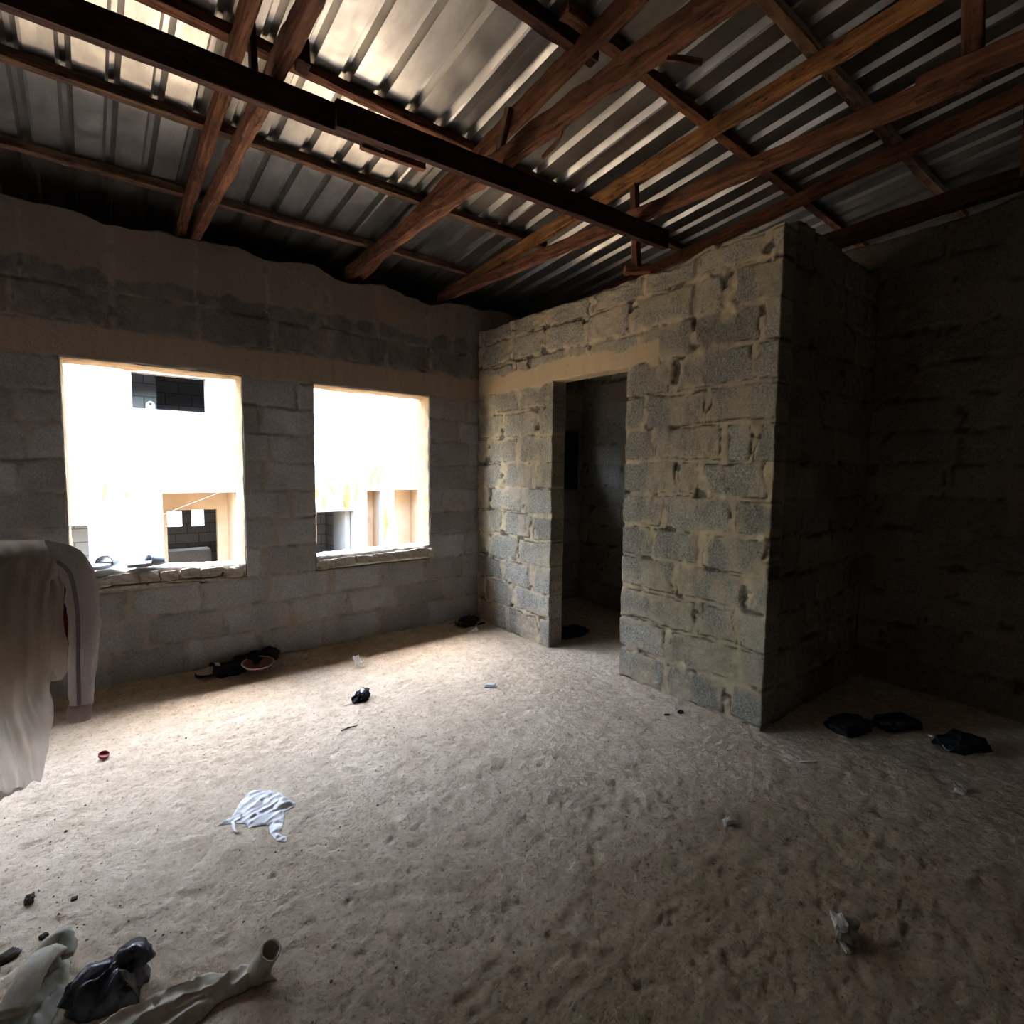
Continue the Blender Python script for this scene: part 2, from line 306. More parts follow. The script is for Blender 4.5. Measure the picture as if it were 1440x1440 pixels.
def block_wall(name, origin, uax, nax, u0, u1, z0, courses, joints, res, mat, thick, holes=(), top=None,
               lintels=(), rough=1.0, seed=0, joint_w=0.014, smear=0.5, tone_fn=None):
    """One masonry wall: displaced block face, ragged openings, thickness behind it."""
    z1 = courses[-1]
    zc = courses[-2]
    ug = segs([u0, u1] + [h[0] for h in holes] + [h[1] for h in holes], res)
    zg = segs([z0, z1, zc] + [h[2] for h in holes] + [h[3] for h in holes], res)
    UU, ZZ = np.meshgrid(ug, zg)
    nu, nz = len(ug), len(zg)
    wu = UU + (0.010 + 0.020 * rough) * fbm(UU * 9, ZZ * 9, seed + 1, 4); wz = ZZ + (0.008 + 0.022 * rough) * fbm(UU * 3.4, ZZ * 6, seed + 5, 5)
    crs = np.array(courses)
    ci = np.clip(np.searchsorted(crs, wz, side='right') - 1, 0, len(crs) - 2)
    dz = np.minimum(wz - crs[ci], crs[ci + 1] - wz)
    du = np.full(UU.shape, 9.0); bid = np.zeros(UU.shape, int); below = np.full(UU.shape, 9.0)
    jw = np.full(UU.shape, joint_w)
    for c in range(len(crs) - 1):
        js = np.array(sorted(joints(c)))
        mk = ci == c
        ww = wu[mk]
        k = np.searchsorted(js, ww)
        kl = np.clip(k - 1, 0, len(js) - 1); kr = np.clip(k, 0, len(js) - 1)
        du[mk] = np.minimum(np.abs(ww - js[kl]), np.abs(ww - js[kr]))
        bid[mk] = k + 37 * c
    jn = fbm(UU * 6, ZZ * 6, seed + 9, 3)
    jw_v = joint_w * (1.6 + 2.6 * jn); jw_h = joint_w * (0.75 + 1.3 * fbm(UU * 4, ZZ * 9, seed + 12, 3))
    d = np.minimum(du - jw_v, dz - jw_h)
    blk = sstep(-0.004, 0.010, d)
    tone = _hash(bid, bid * 0 + 3, seed + 77)
    if tone_fn is not None: tone = tone_fn(UU, ZZ, tone)
    mort = 1 - blk
    sm = fbm(UU * 9, ZZ * 3.2, seed + 21, 4) + 0.4 * fbm(UU * 30, ZZ * 9, seed + 31, 3)
    smear_m = sstep(0.05, 0.35, sm + 0.30 * np.exp(-np.clip(d, 0, 1) / 0.03) - 0.12) * np.exp(-np.clip(d, 0, 1) / 0.05) * smear
    wash = sstep(0.0, 0.42, fbm(UU * 4.2, ZZ * 2.6, seed + 25, 5) + 0.25 * fbm(UU * 24, ZZ * 8, seed + 27, 3)) * 0.55 * smear
    mort = np.clip(np.maximum(np.maximum(mort * (0.75 + 0.8 * fbm(UU * 12, ZZ * 12, seed + 29, 2)), smear_m), wash), 0, 1)
    h = 0.0045 * rough * (blk - 1.0) + rough * 0.006 * fbm(UU * 20, ZZ * 22, seed + 41, 4) + 0.005 * (tone - 0.5) * rough * blk
    h = h + mort * rough * 0.016 * np.clip(fbm(UU * 13, ZZ * 13, seed + 51, 3), -0.5, 0.6)
    cav = sstep(0.22, 0.36, fbm(UU * 10, ZZ * 14, seed + 61, 3)) * (1 - blk)
    crack = np.exp(-(d / 0.0035) ** 2) * sstep(0.0, 0.22, fbm(UU * 3.1, ZZ * 4.3, seed + 65, 3) + np.where(dz < du, 0.04, -0.12))
    h = h - 0.009 * crack * rough - 0.012 * cav * rough
    mort = mort * (1 - 0.75 * np.clip(crack + cav, 0, 1))
    lin = np.zeros(UU.shape)
    for (la, lb, lz0, lz1, rnd, amt) in lintels:
        e = np.minimum(np.minimum(wu - la if la > u0 + 0.01 else 9 + 0 * wu, lb - wu if lb < u1 - 0.01 else 9 + 0 * wu), np.minimum(wz - lz0, lz1 - wz) * 1.0)
        L = sstep(-0.006, 0.008, e - rnd * np.abs(fbm(UU * 5, ZZ * 5, seed + 71, 3)) * 0.06)
        lin = np.maximum(lin, L * amt)
    hl = 0.004 * fbm(UU * 3, ZZ * 3, seed + 81, 3) + 0.003 * fbm(UU * 16, ZZ * 4, seed + 83, 2)
    edge_l = sstep(0.0, 0.02, np.abs(lin - 0.5)) 
    h = h * (1 - lin) + hl * lin - 0.006 * (1 - edge_l)
    Zt = ZZ.copy(); Ut = UU.copy()
    if top is not None:
        tz = top(ug)[None, :]
        Zt = np.where(ZZ > zc, zc + (ZZ - zc) * (tz - zc) / (z1 - zc), ZZ)
    # ragged free edges
    jag = 0.010 * fbm(ZZ * 9, UU * 0 + 3.3, seed + 91, 4) * rough + 0.010 * (blk - 1) * 0.7
    jagz = 0.012 * fbm(UU * 9, ZZ * 0 + 1.1, seed + 93, 4) * rough
    cell = np.ones((nz - 1, nu - 1), bool)
    uc = 0.5 * (ug[1:] + ug[:-1]); zcc = 0.5 * (zg[1:] + zg[:-1])
    for (a, b_, c_, d_) in holes:
        cell &= ~((uc[None, :] > a) & (uc[None, :] < b_) & (zcc[:, None] > c_) & (zcc[:, None] < d_))
        for ue, sg in ((a, -1), (b_, 1)):
            col = np.argmin(np.abs(ug - ue)); rows = (zg >= c_ - 1e-4) & (zg <= d_ + 1e-4)
            Ut[rows, col] += np.clip(sg * np.abs(jag[rows, col]) * 1.2, -0.012, 0.012)
        for ze, sg in ((c_, -1), (d_, 1)):
            row = np.argmin(np.abs(zg - ze)); cols = (ug >= a) & (ug <= b_)
            Zt[row, cols] += sg * np.abs(jagz[row, cols])
    Ut[:, -1] += -np.abs(jag[:, -1]); Ut[:, 0] += np.abs(jag[:, 0])
    o = np.array(origin, float); ua = np.array(uax, float); na = np.array(nax, float)
    P = o + Ut[..., None] * ua + Zt[..., None] * np.array([0, 0, 1.0]) + h[..., None] * na
    V = P.reshape(-1, 3)
    idx = np.arange(nz * nu).reshape(nz, nu)
    q = np.stack([idx[:-1, :-1], idx[:-1, 1:], idx[1:, 1:], idx[1:, :-1]], -1)[cell]
    if np.dot(np.cross(ua, [0, 0, 1.0]), na) < 0: q = q[:, ::-1]
    joint_shade = np.exp(-((d + 0.002 * vn(UU * 60, ZZ * 60, seed + 67)) / 0.0045) ** 2) * sstep(0.02, 0.22, fbm(UU * 3.1, ZZ * 4.3, seed + 65, 3) + np.where(dz < du, 0.08, -0.10) + 0.9 * vn(UU * 26, ZZ * 26, seed + 68))
    joint_shade = np.clip(joint_shade + 0.8 * cav, 0, 1) * (1 - lin) * (0.70 if rough > 0.8 else 0.30)  # thin shade at joints and in cavities, painted into the block colour
    msk = np.stack([mort, tone, lin, 1 - joint_shade], -1).reshape(-1, 4)
    # thickness: extrude boundary edges backwards
    from collections import Counter
    e = np.concatenate([q[:, [0, 1]], q[:, [1, 2]], q[:, [2, 3]], q[:, [3, 0]]])
    key = np.sort(e, 1); kk = key[:, 0].astype(np.int64) * (nz * nu) + key[:, 1]
    un, inv, cnt = np.unique(kk, return_inverse=True, return_counts=True)
    be = e[cnt[inv] == 1]
    bv = np.unique(be); remap = np.full(nz * nu, -1); remap[bv] = np.arange(len(bv))
    base = V[bv]; layers = 6
    allV = [V]; allM = [msk]; allQ = [q]; mi = [np.zeros(len(q), int)]
    prev = bv
    off = len(V)
    for L in range(1, layers + 1):
        t = L / layers
        dsp = 0.004 * rough * np.stack([vn(base[:, 0] * 31 + L * 3.7, base[:, 2] * 31 + base[:, 1] * 17, seed + 101)] * 3, -1) * (1 if L < layers else 0)
        nv = base - na * (thick * t) + dsp - na * 0
        allV.append(nv); m2 = msk[bv].copy(); m2[:, 0] *= 0.6; allM.append(m2)
        cur = np.arange(off, off + len(bv)); off += len(bv)
        a_ = be[:, 0]; b2 = be[:, 1]
        pa = prev[remap[a_]] if L > 1 else a_; pb = prev[remap[b2]] if L > 1 else b2
        ca = cur[remap[a_]]; cb = cur[remap[b2]]
        allQ.append(np.stack([pb, pa, ca, cb], -1)); mi.append(np.zeros(len(be), int))
        prev = cur
    # plain back face
    cu = sorted(set([u0, u1] + [h_[0] for h_ in holes] + [h_[1] for h_ in holes])); cz = sorted(set([z0, z1] + [h_[2] for h_ in holes] + [h_[3] for h_ in holes]))
    bvs = []; bq = []
    cu = list(segs(cu, 0.25)); cz = list(segs(cz, 0.25))
    tcl = (lambda u, z: min(z, float(top(np.array([u]))[0]))) if top is not None else (lambda u, z: z)
    for i in range(len(cu) - 1):
        for j in range(len(cz) - 1):
            um = 0.5 * (cu[i] + cu[i + 1]); zm = 0.5 * (cz[j] + cz[j + 1])
            if any(a < um < b_ and c_ < zm < d_ for a, b_, c_, d_ in holes): continue
            k0 = off + len(bvs)
            for (uu, zz) in ((cu[i], cz[j]), (cu[i], cz[j + 1]), (cu[i + 1], cz[j + 1]), (cu[i + 1], cz[j])):
                bvs.append(o + uu * ua + np.array([0, 0, tcl(uu, zz)]) - na * thick)
            bq.append([k0, k0 + 1, k0 + 2, k0 + 3])
    bvs = np.array(bvs); bm_ = np.tile(np.array([[0.2, 0.5, 0, 1.0]]), (len(bvs), 1))
    allV.append(bvs); allM.append(bm_); allQ.append(np.array(bq)); mi.append(np.zeros(len(bq), int))
    me = mesh_np(name, np.concatenate(allV), quads=np.concatenate(allQ), mats=[mat], mask=np.concatenate(allM), midx=np.concatenate(mi))
    return add(name, me)

def bond(u0, u1, seed, L=0.47, explicit=None):
    def fn(c):
        r = random.Random(seed * 100 + c)
        if explicit and c in explicit: js = list(explicit[c])
        else: js = []
        lo = u0; hi = u1
        if js:
            a, b = min(js), max(js)
            u = b
            while u < u1 + 1: u += L * (1 + r.uniform(-0.12, 0.12)); js.append(u)
            u = a
            while u > u0 - 1: u -= L * (1 + r.uniform(-0.12, 0.12)); js.append(u)
            return js
        u = u0 - 1 + (0.23 if c % 2 else 0.0) + r.uniform(-0.06, 0.06)
        while u < u1 + 1:
            js.append(u)
            st = L * (1 + r.uniform(-0.1, 0.1))
            if r.random() < 0.1: st *= 0.5
            u += st
        return js
    return fn

ROOF0, SL = 3.33, 0.11
def roofz(y): return ROOF0 - SL * y
def wavy_top(base, amp, seed): return lambda u: base + amp * fbm(np.asarray(u) * 3.1, np.asarray(u) * 0 + seed, seed, 4)

XR = 1.489; XL = -5.45; YF = -6.4
W1 = (-3.205, -2.160, 0.70, 2.235); W2 = (-1.628, -0.555, 0.70, 2.235); W3 = (-5.05, -3.95, 0.70, 2.235); W4 = (2.3, 3.3, 0.9, 2.235); W5 = (0.50, 0.95, 1.75, 2.235)  # the last three are unseen openings, added to let daylight in
crs_win = [-0.25, 0.05, 0.279, 0.485, 0.70, 0.93, 1.15, 1.37, 1.59, 1.81, 2.02, 2.235, 2.455, 2.686, 3.16]
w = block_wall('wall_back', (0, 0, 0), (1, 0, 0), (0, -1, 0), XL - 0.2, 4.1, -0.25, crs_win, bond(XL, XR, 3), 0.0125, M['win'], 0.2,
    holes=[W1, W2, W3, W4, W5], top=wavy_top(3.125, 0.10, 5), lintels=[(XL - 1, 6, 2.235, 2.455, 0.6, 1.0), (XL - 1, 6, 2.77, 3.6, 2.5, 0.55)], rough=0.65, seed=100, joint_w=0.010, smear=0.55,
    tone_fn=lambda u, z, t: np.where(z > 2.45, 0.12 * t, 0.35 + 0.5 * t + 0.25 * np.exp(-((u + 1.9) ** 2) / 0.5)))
struct(w, 'grey block wall with two open window holes and concrete lintel band', 'wall')

c = 0.23
expl = {9: [-2.29, -2.84, -0.63], 8: [-2.05, -0.9], 7: [-2.14, -2.67, -2.85, -0.64], 6: [-2.33, -2.52, -0.88], 5: [-2.23, -2.74, -0.72],
        4: [-2.15, -2.52, -0.85], 3: [-2.35, -2.84, -0.66], 2: [-2.52, -2.8, -0.86], 1: [-2.31, -0.6]}
crs_p = [-0.25, 0.0] + [c * k + 0.012 for k in range(1, 13)] + [2.97]
expl = {k + 1: v for k, v in expl.items()}
def ptop(u): return 2.955 + 0.03 * fbm(np.asarray(u) * 5, np.asarray(u) * 0 + 2.2, 63, 4) - 0.05 * sstep(-2.5, -2.3, np.asarray(u))
w = block_wall('wall_partition', (0, 0, 0), (0, 1, 0), (-1, 0, 0), -2.977, -0.005, -0.25, crs_p, bond(-2.98, 0, 5, explicit=expl), 0.0095, M['part'], 0.15,
    holes=[(-1.885, -1.100, -0.26, 2.305)], top=ptop, lintels=[(-2.17, 0.5, 2.275, 2.468, 1.0, 1.0)], rough=1.15, seed=200, joint_w=0.016, smear=1.0)
struct(w, 'rough block partition wall with doorway and tan lintel', 'wall')
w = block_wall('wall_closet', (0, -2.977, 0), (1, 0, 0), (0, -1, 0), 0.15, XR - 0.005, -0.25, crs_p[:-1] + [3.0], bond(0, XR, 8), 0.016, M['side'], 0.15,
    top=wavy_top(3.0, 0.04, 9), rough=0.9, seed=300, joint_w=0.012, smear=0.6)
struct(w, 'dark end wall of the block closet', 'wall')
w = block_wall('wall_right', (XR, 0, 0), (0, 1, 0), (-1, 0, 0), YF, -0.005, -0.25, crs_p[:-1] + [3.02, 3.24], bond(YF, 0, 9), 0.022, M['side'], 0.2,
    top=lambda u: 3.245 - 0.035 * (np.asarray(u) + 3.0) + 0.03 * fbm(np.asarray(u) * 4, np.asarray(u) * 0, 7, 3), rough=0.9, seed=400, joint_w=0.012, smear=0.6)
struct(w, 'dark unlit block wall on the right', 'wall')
LH = LEFT_HOLES
w = block_wall('wall_left', (XL, 0, 0), (0, 1, 0), (1, 0, 0), YF, -0.005, -0.25, crs_p[:-1] + [3.02, 3.9], bond(YF, 0, 10), 0.05, M['win'], 0.2, holes=LH,
    top=lambda u: roofz(np.asarray(u)) - 0.01, rough=0.6, seed=500, joint_w=0.010)
struct(w, 'block wall on the left beyond the hanging clothes', 'wall')
w = block_wall('wall_front', (0, YF, 0), (1, 0, 0), (0, 1, 0), XL, 4.1, -0.25, crs_p[:-1] + [3.02, 4.0], bond(XL, XR, 11), 0.06, M['win'], 0.2,
    top=lambda u: np.asarray(u) * 0 + roofz(YF) - 0.01, rough=0.6, seed=600, joint_w=0.010)
struct(w, 'block wall behind the viewer', 'wall')

w = block_wall('wall_side', (4.0, 0, 0), (0, 1, 0), (-1, 0, 0), YF, -0.005, -0.25, crs_p[:-1] + [3.02, 3.9], bond(YF, 0, 14), 0.06, M['win'], 0.2,
    top=lambda u: roofz(np.asarray(u)) - 0.01, rough=0.6, seed=700, joint_w=0.010)
struct(w, 'block wall of the next room beyond the unlit wall', 'wall')
# window linings and their broken sills
def box_quads(): return [(0, 1, 2, 3), (7, 6, 5, 4), (0, 4, 5, 1), (1, 5, 6, 2), (2, 6, 7, 3), (3, 7, 4, 0)]

def rock(name, size, seed, mat, parent=None, loc=(0, 0, 0), rz=0.0, cuts=3, amp=0.22, square=0.5):
    bm = bmesh.new(); bmesh.ops.create_cube(bm, size=1.0)
    bmesh.ops.subdivide_edges(bm, edges=bm.edges[:], cuts=cuts, use_grid_fill=True)
    for v in bm.verts:
        s = v.co.normalized() * 0.56
        p = v.co * square + s * (1 - square)
        k = 1 + amp * mn.fractal(p * 2.6 + Vector((seed * 3.1, seed, -seed)), 0.8, 2.0, 3)
        v.co = Vector((p.x * size[0], p.y * size[1], p.z * size[2])) * k
    me = bpy.data.meshes.new(name); bm.to_mesh(me); bm.free(); me.materials.append(mat)
    me.polygons.foreach_set('use_smooth', np.full(len(me.polygons), False))
    return add(name, me, parent, Matrix.Translation(Vector(loc)) @ Matrix.Rotation(rz, 4, 'Z'))

def lining(name, hole, label, stones, seed):
    a, b, z0, z1 = hole; t = 0.016; y0, y1 = 0.012, 0.205
    root = empty(name, (0.5 * (a + b), 0.1, z0)); struct(root, label, 'window')
    def slab(nm, P, Q, nrm, th, nm_seed):
        # strip from P to Q (x,z) running y0..y1 with thickness th along nrm
        n = max(2, int(math.dist(P, Q) / 0.03)); m = 7
        V = []; F = []
        for i in range(n + 1):
            for j in range(m + 1):
                x = P[0] + (Q[0] - P[0]) * i / n; z = P[1] + (Q[1] - P[1]) * i / n; y = y0 + (y1 - y0) * j / m
                e = th * (0.75 + 0.9 * mn.noise(Vector((x * 9, y * 14, z * 9 + nm_seed)))) 
                if j == 0: e *= 0.3
                if j == 0: y += 0.012 * mn.noise(Vector((x * 16, z * 16, nm_seed)))
                V.append((x + nrm[0] * e, y, z + nrm[1] * e))
        for i in range(n):
            for j in range(m):
                q = (i * (m + 1) + j, i * (m + 1) + j + 1, (i + 1) * (m + 1) + j + 1, (i + 1) * (m + 1) + j)
                F.append(q)
        o = len(V); k = len(V)
        V2 = [(P[0] - nrm[0] * 0.012, y0, P[1] - nrm[1] * 0.012), (P[0] - nrm[0] * 0.012, y1, P[1] - nrm[1] * 0.012), (Q[0] - nrm[0] * 0.012, y1, Q[1] - nrm[1] * 0.012), (Q[0] - nrm[0] * 0.012, y0, Q[1] - nrm[1] * 0.012)]
        V += V2; F.append((o, o + 1, o + 2, o + 3))
        me = mesh_np(nm, V, faces=F, mats=[M['reveal']]); add(nm, me, root)
    slab('jamb_plaster', (a, z1), (a, z0), (1, 0), t, seed); slab('jamb_plaster', (b, z0), (b, z1), (-1, 0), t, seed + 3)
    slab('head_plaster', (a, z1), (b, z1), (0, -1), t, seed + 6)
    # mortar bed on the sill
    zt = stones['top']; n = 60; m = 14; V = []; F = []
    yA, yB = -0.012, 0.205
    for i in range(n + 1):
        for j in range(m + 1):
            x = a + 0.006 + (b - a - 0.012) * i / n; y = yA + (yB - yA) * j / m
            z = zt(x) + 0.012 * mn.fractal(Vector((x * 8, y * 10, seed)), 0.8, 2, 3)
            if j == 0: z -= 0.030 + 0.025 * mn.noise(Vector((x * 14, 0, seed)))
            if j == 0: y += 0.008
            V.append((x, y, z))
    for i in range(n):
        for j in range(m): F.append((i * (m + 1) + j, (i + 1) * (m + 1) + j, (i + 1) * (m + 1) + j + 1, i * (m + 1) + j + 1))
    o = len(V)
    for i in range(n + 1):
        V.append((V[i * (m + 1)][0], yA + 0.02, z0 + 0.004)); V.append((V[i * (m + 1)][0], yB, z0 + 0.004))
    for i in range(n):
        F.append((o + 2 * i, o + 2 * i + 2, (i + 1) * (m + 1), i * (m + 1)))
        F.append((o + 2 * i + 1, i * (m + 1) + m, (i + 1) * (m + 1) + m, o + 2 * i + 3))
    add('window_sill', mesh_np('window_sill', V, faces=F, mats=[M['mortar']]), root)
    for k, (x, wd, zc_, hh) in enumerate(stones['list']):
        st = rock('sill_stone', (wd, 0.085, hh), seed * 10 + k, M['stone'], root, (x, 0.010, zc_), rng.uniform(-0.06, 0.06), 3, 0.25, 0.8)
    return root
lining('window_1', W1, 'larger open window hole with broken stone sill, slide sandals on it',
       {'top': lambda x: 0.855 - 0.045 * (x + 3.205),
        'list': [(-3.10, 0.2, 0.775, 0.075), (-2.93, 0.16, 0.785, 0.07), (-2.785, 0.11, 0.785, 0.075), (-2.665, 0.11, 0.775, 0.07), (-2.54, 0.13, 0.78, 0.07), (-2.40, 0.14, 0.775, 0.065), (-2.255, 0.15, 0.765, 0.075),
                 (-2.95, 0.30, 0.722, 0.04), (-2.63, 0.33, 0.718, 0.04), (-2.31, 0.26, 0.715, 0.035), (-3.14, 0.1, 0.722, 0.04)]}, 1)
lining('window_2', W2, 'smaller open window hole nearer the room corner',
       {'top': lambda x: 0.815 + 0.012 * (x + 1.628),
        'list': [(-1.55, 0.14, 0.745, 0.085), (-1.39, 0.19, 0.755, 0.075), (-1.20, 0.18, 0.76, 0.07), (-1.015, 0.17, 0.76, 0.075), (-0.835, 0.18, 0.765, 0.075), (-0.665, 0.15, 0.77, 0.08), (-0.545, 0.1, 0.76, 0.08)]}, 2)

lining('added_window_3', W3, 'added window hole, unseen at the far left, bringing daylight to the floor',
       {'top': lambda x: 0.82 + 0 * x, 'list': [(-4.95, 0.18, 0.75, 0.08), (-4.75, 0.2, 0.755, 0.075), (-4.53, 0.2, 0.755, 0.08), (-4.3, 0.2, 0.75, 0.08), (-4.08, 0.19, 0.755, 0.08)]}, 3)  # unseen window added to brighten the floor at the left
# ------------------------------------------------------------------ floor
xs = segs([XL - 0.1, XR + 0.1], 0.0125); xs = np.concatenate([xs, segs([XR + 0.1, 4.1], 0.2)[1:]]); ys = np.concatenate([segs([YF - 0.1, -4.5], 0.06), segs([-4.5, 0.02], 0.0125)[1:]])
X, Y = np.meshgrid(xs, ys); Z = fz(X, Y)
idx = np.arange(X.size).reshape(X.shape)
q = np.stack([idx[:-1, :-1], idx[:-1, 1:], idx[1:, 1:], idx[1:, :-1]], -1).reshape(-1, 4)
fl = add('floor', mesh_np('floor', np.stack([X, Y, Z], -1).reshape(-1, 3), quads=q, mats=[M['floor']]))
struct(fl, 'bare dusty trodden earth floor', 'floor')

# loose soil crumbs: nobody could count them
V = []; F = []
for i in range(1100):
    x = rng.uniform(-4.2, 1.2); y = -4.3 * rng.random() ** 0.8 - 0.15
    if rng.random() < 0.13: x = rng.gauss(-3.35, 0.25); y = rng.gauss(-2.2, 0.35)
    if x > 0 and y > -3.05: continue
    s = rng.uniform(0.0018, 0.005) * (1.6 if rng.random() < 0.05 else 1)
    z = fz1(x, y); o = len(V)
    for dx, dy, dz in ((1, 0, 0.1), (-0.4, 0.9, 0), (-0.7, -0.7, 0.1), (0.1, 0.1, 0.9), (0.3, -0.2, -0.6)):
        V.append((x + s * dx * rng.uniform(0.7, 1.5), y + s * dy * rng.uniform(0.7, 1.3), z + s * (0.3 + dz * rng.uniform(0.6, 1.1))))
    F += [(o, o + 1, o + 3), (o + 1, o + 2, o + 3), (o + 2, o, o + 3), (o + 1, o, o + 4), (o + 2, o + 1, o + 4), (o, o + 2, o + 4)]
cr = add('soil_crumbs', mesh_np('soil_crumbs', V, faces=F, mats=[M['crumb']], smooth=False))
cr['kind'] = 'stuff'; cr['label'] = 'small dark soil crumbs strewn over the earth floor'; cr['category'] = 'crumbs'

# ------------------------------------------------------------------ corrugated roof
pitch = 0.185; x_start = -6.2; n_r = 60
prof = []
for r in range(n_r):
    x0 = x_start + r * pitch
    lap = 0.004 if (r % 5 == 0) else 0
    prof += [(x0, -lap), (x0 + 0.055, 0.0), (x0 + 0.112, 0.0), (x0 + 0.128, 0.032), (x0 + 0.149, 0.032), (x0 + 0.172, 0.0)]
prof = np.array(prof)
# align a rib wall with x=-1.25
prof[:, 0] += ((-1.25 - (x_start + 0.150)) % pitch)
yy = segs([0.9, -6.9], 0.10)
A, B = np.meshgrid(prof[:, 0], yy)
H = np.tile(prof[:, 1], (len(yy), 1))
Zr = roofz(B) + H + 0.005 * fbm(A * 2.2, B * 1.2, 900, 2) * (H < 0.01) + 0.004 * fbm(A * 1.0, B * 0.8, 905, 2)
idx = np.arange(A.size).reshape(A.shape)
q = np.stack([idx[:-1, :-1], idx[1:, :-1], idx[1:, 1:], idx[:-1, 1:]], -1).reshape(-1, 4)
rf = add('ceiling', mesh_np('ceiling', np.stack([A, B, Zr], -1).reshape(-1, 3), quads=q, mats=[M['roof']], smooth=False))
struct(rf, 'underside of ribbed metal roofing sheets', 'roof')

# ------------------------------------------------------------------ timbers
def timber(name, p0, p1, wd, ht, mat, parent=None, seed=0, bend=0.01, rag=0.006, up=(0, 0, 1), wane=0.0):
    p0 = Vector(p0); p1 = Vector(p1); L = (p1 - p0).length
    xax = (p1 - p0).normalized(); zax = Vector(up); zax = (zax - xax * zax.dot(xax)).normalized(); yax = zax.cross(xax)
    n = max(4, int(L / 0.05)); per = 5
    ring = []
    for s in range(4):
        a = [(-1, -1), (1, -1), (1, 1), (-1, 1)][s]; b = [(1, -1), (1, 1), (-1, 1), (-1, -1)][s]
        for k in range(per):
            t = 0.06 + 0.88 * k / (per - 1) if True else k / per
            ring.append((a[0] + (b[0] - a[0]) * t, a[1] + (b[1] - a[1]) * t))
    R = len(ring); V = []; F = []
    for i in range(n + 1):
        x = L * i / n; t = i / n
        by = bend * math.sin(math.pi * t * 1.3 + seed) ; bz = 0.5 * bend * math.sin(math.pi * t * 2 + seed * 2)
        for (cy, cz) in ring:
            q_ = Vector((x * 3.0, cy * 2 + seed, cz * 2))
            e = rag * (mn.fractal(q_, 0.7, 2.1, 3) + 0.6 * mn.noise(Vector((x * 14, cy * 3, cz * 3 + seed))))
            y_ = cy * wd / 2; z_ = cz * ht / 2
            if wane and cz < 0:
                wv = max(0.0, mn.noise(Vector((x * 2.2, seed * 1.7, cy))) ) * wane
                z_ += wv; y_ *= 1 - wv * 3
            rr = math.hypot(cy, cz) or 1
            V.append((x + (0.006 * mn.noise(Vector((cy * 3, cz * 3, seed + i))) if i in (0, n) else 0), y_ + cy / rr * e + by * (0 if i in (0,) else 1), z_ + cz / rr * e + bz))
    for i in range(n):
        for k in range(R):
            k2 = (k + 1) % R
            F.append((i * R + k, i * R + k2, (i + 1) * R + k2, (i + 1) * R + k))
    F.append(tuple(reversed(range(R)))); F.append(tuple(range(n * R, n * R + R)))
    me = mesh_np(name, V, faces=F, mats=[mat], smooth=False)
    W = Matrix((( xax.x, yax.x, zax.x, p0.x), (xax.y, yax.y, zax.y, p0.y), (xax.z, yax.z, zax.z, p0.z), (0, 0, 0, 1)))
    return add(name, me, parent, W)

def on_slope(x0, y0, x1, y1, drop):
    """centre line 'drop' below the sheets"""
    return (x0, y0, roofz(y0) - drop), (x1, y1, roofz(y1) - drop)

# purlins: 50 mm deep, right under the sheets
def purlin(y0, y1, xa, xb, label, seed, mat=None, parent=None, drop=0.028, ht=0.05, wd=0.06):
    p, q_ = on_slope(xa, y0, xb, y1, drop)
    o = timber('purlin', p, q_, wd, ht, mat or M['woodp'], None, seed, 0.008, 0.006)
    return tag(o, label, 'purlin', 'purlins under the roofing sheets')
purlin(-0.26, -0.29, XL + 0.2, 0.0, 'dusty purlin closest to the window wall, just above its top', 1)
purlin(-0.95, -1.02, XL + 0.2, -0.05, 'rough bark-edged purlin between the window wall and the dark runner', 2)
purlin(-1.66, -1.62, XL + 0.2, 1.3, 'purlin just beyond the long dark runner, its far end over the closet', 3, M['wood'])
purlin(-2.50, -2.52, XL + 0.2, -1.07, 'dark purlin ending in a cut face beside the middle truss', 4, M['woodd'], ht=0.07, drop=0.038)
purlin(-2.60, -2.54, -1.36, 2.6, 'brown purlin running from the middle truss over the closet top', 5, M['wood'])
purlin(-3.15, -3.19, -2.2, 2.6, 'flaky bark-covered purlin behind the spotted rafter', 6)

# trusses
def truss(label, parts, loc):
    t = empty('roof_truss', loc); tag(t, label, 'truss', 'timber roof trusses')
    for (nm, p, q_, wd, ht, mat, seed, bend, rag, wane) in parts:
        timber(nm, p, q_, wd, ht, mat, t, seed, bend, rag, wane=wane)
    return t
D1 = 0.056 + 0.05     # centre of a 100 mm top chord hung below a purlin
def tc(x0, y0, x1, y1, extra=0): return on_slope(x0, y0, x1, y1, D1 + extra)
p, q_ = tc(-2.505, 0.10, -2.49, -5.6)
truss('left truss of two parallel timbers climbing from between the windows', [
    ('top_chord', p, q_, 0.05, 0.10, M['wood'], 11, 0.006, 0.008, 0.02),
    ('bottom_chord', (-2.425, 0.10, 3.20), (-2.40, -5.6, 3.20), 0.05, 0.10, M['wood'], 12, 0.006, 0.008, 0.02),
    ('post', (-2.465, -1.84, 3.14), (-2.465, -1.80, 3.46), 0.028, 0.05, M['woodd'], 13, 0.0, 0.003, 0),
    ('cleat', (-2.36, -2.15, 3.14), (-2.36, -2.13, 3.25), 0.05, 0.06, M['woodd'], 14, 0.0, 0.003, 0)], (-2.46, 0, 3.14))
p, q_ = tc(-1.20, 0.10, -1.20, -5.6)
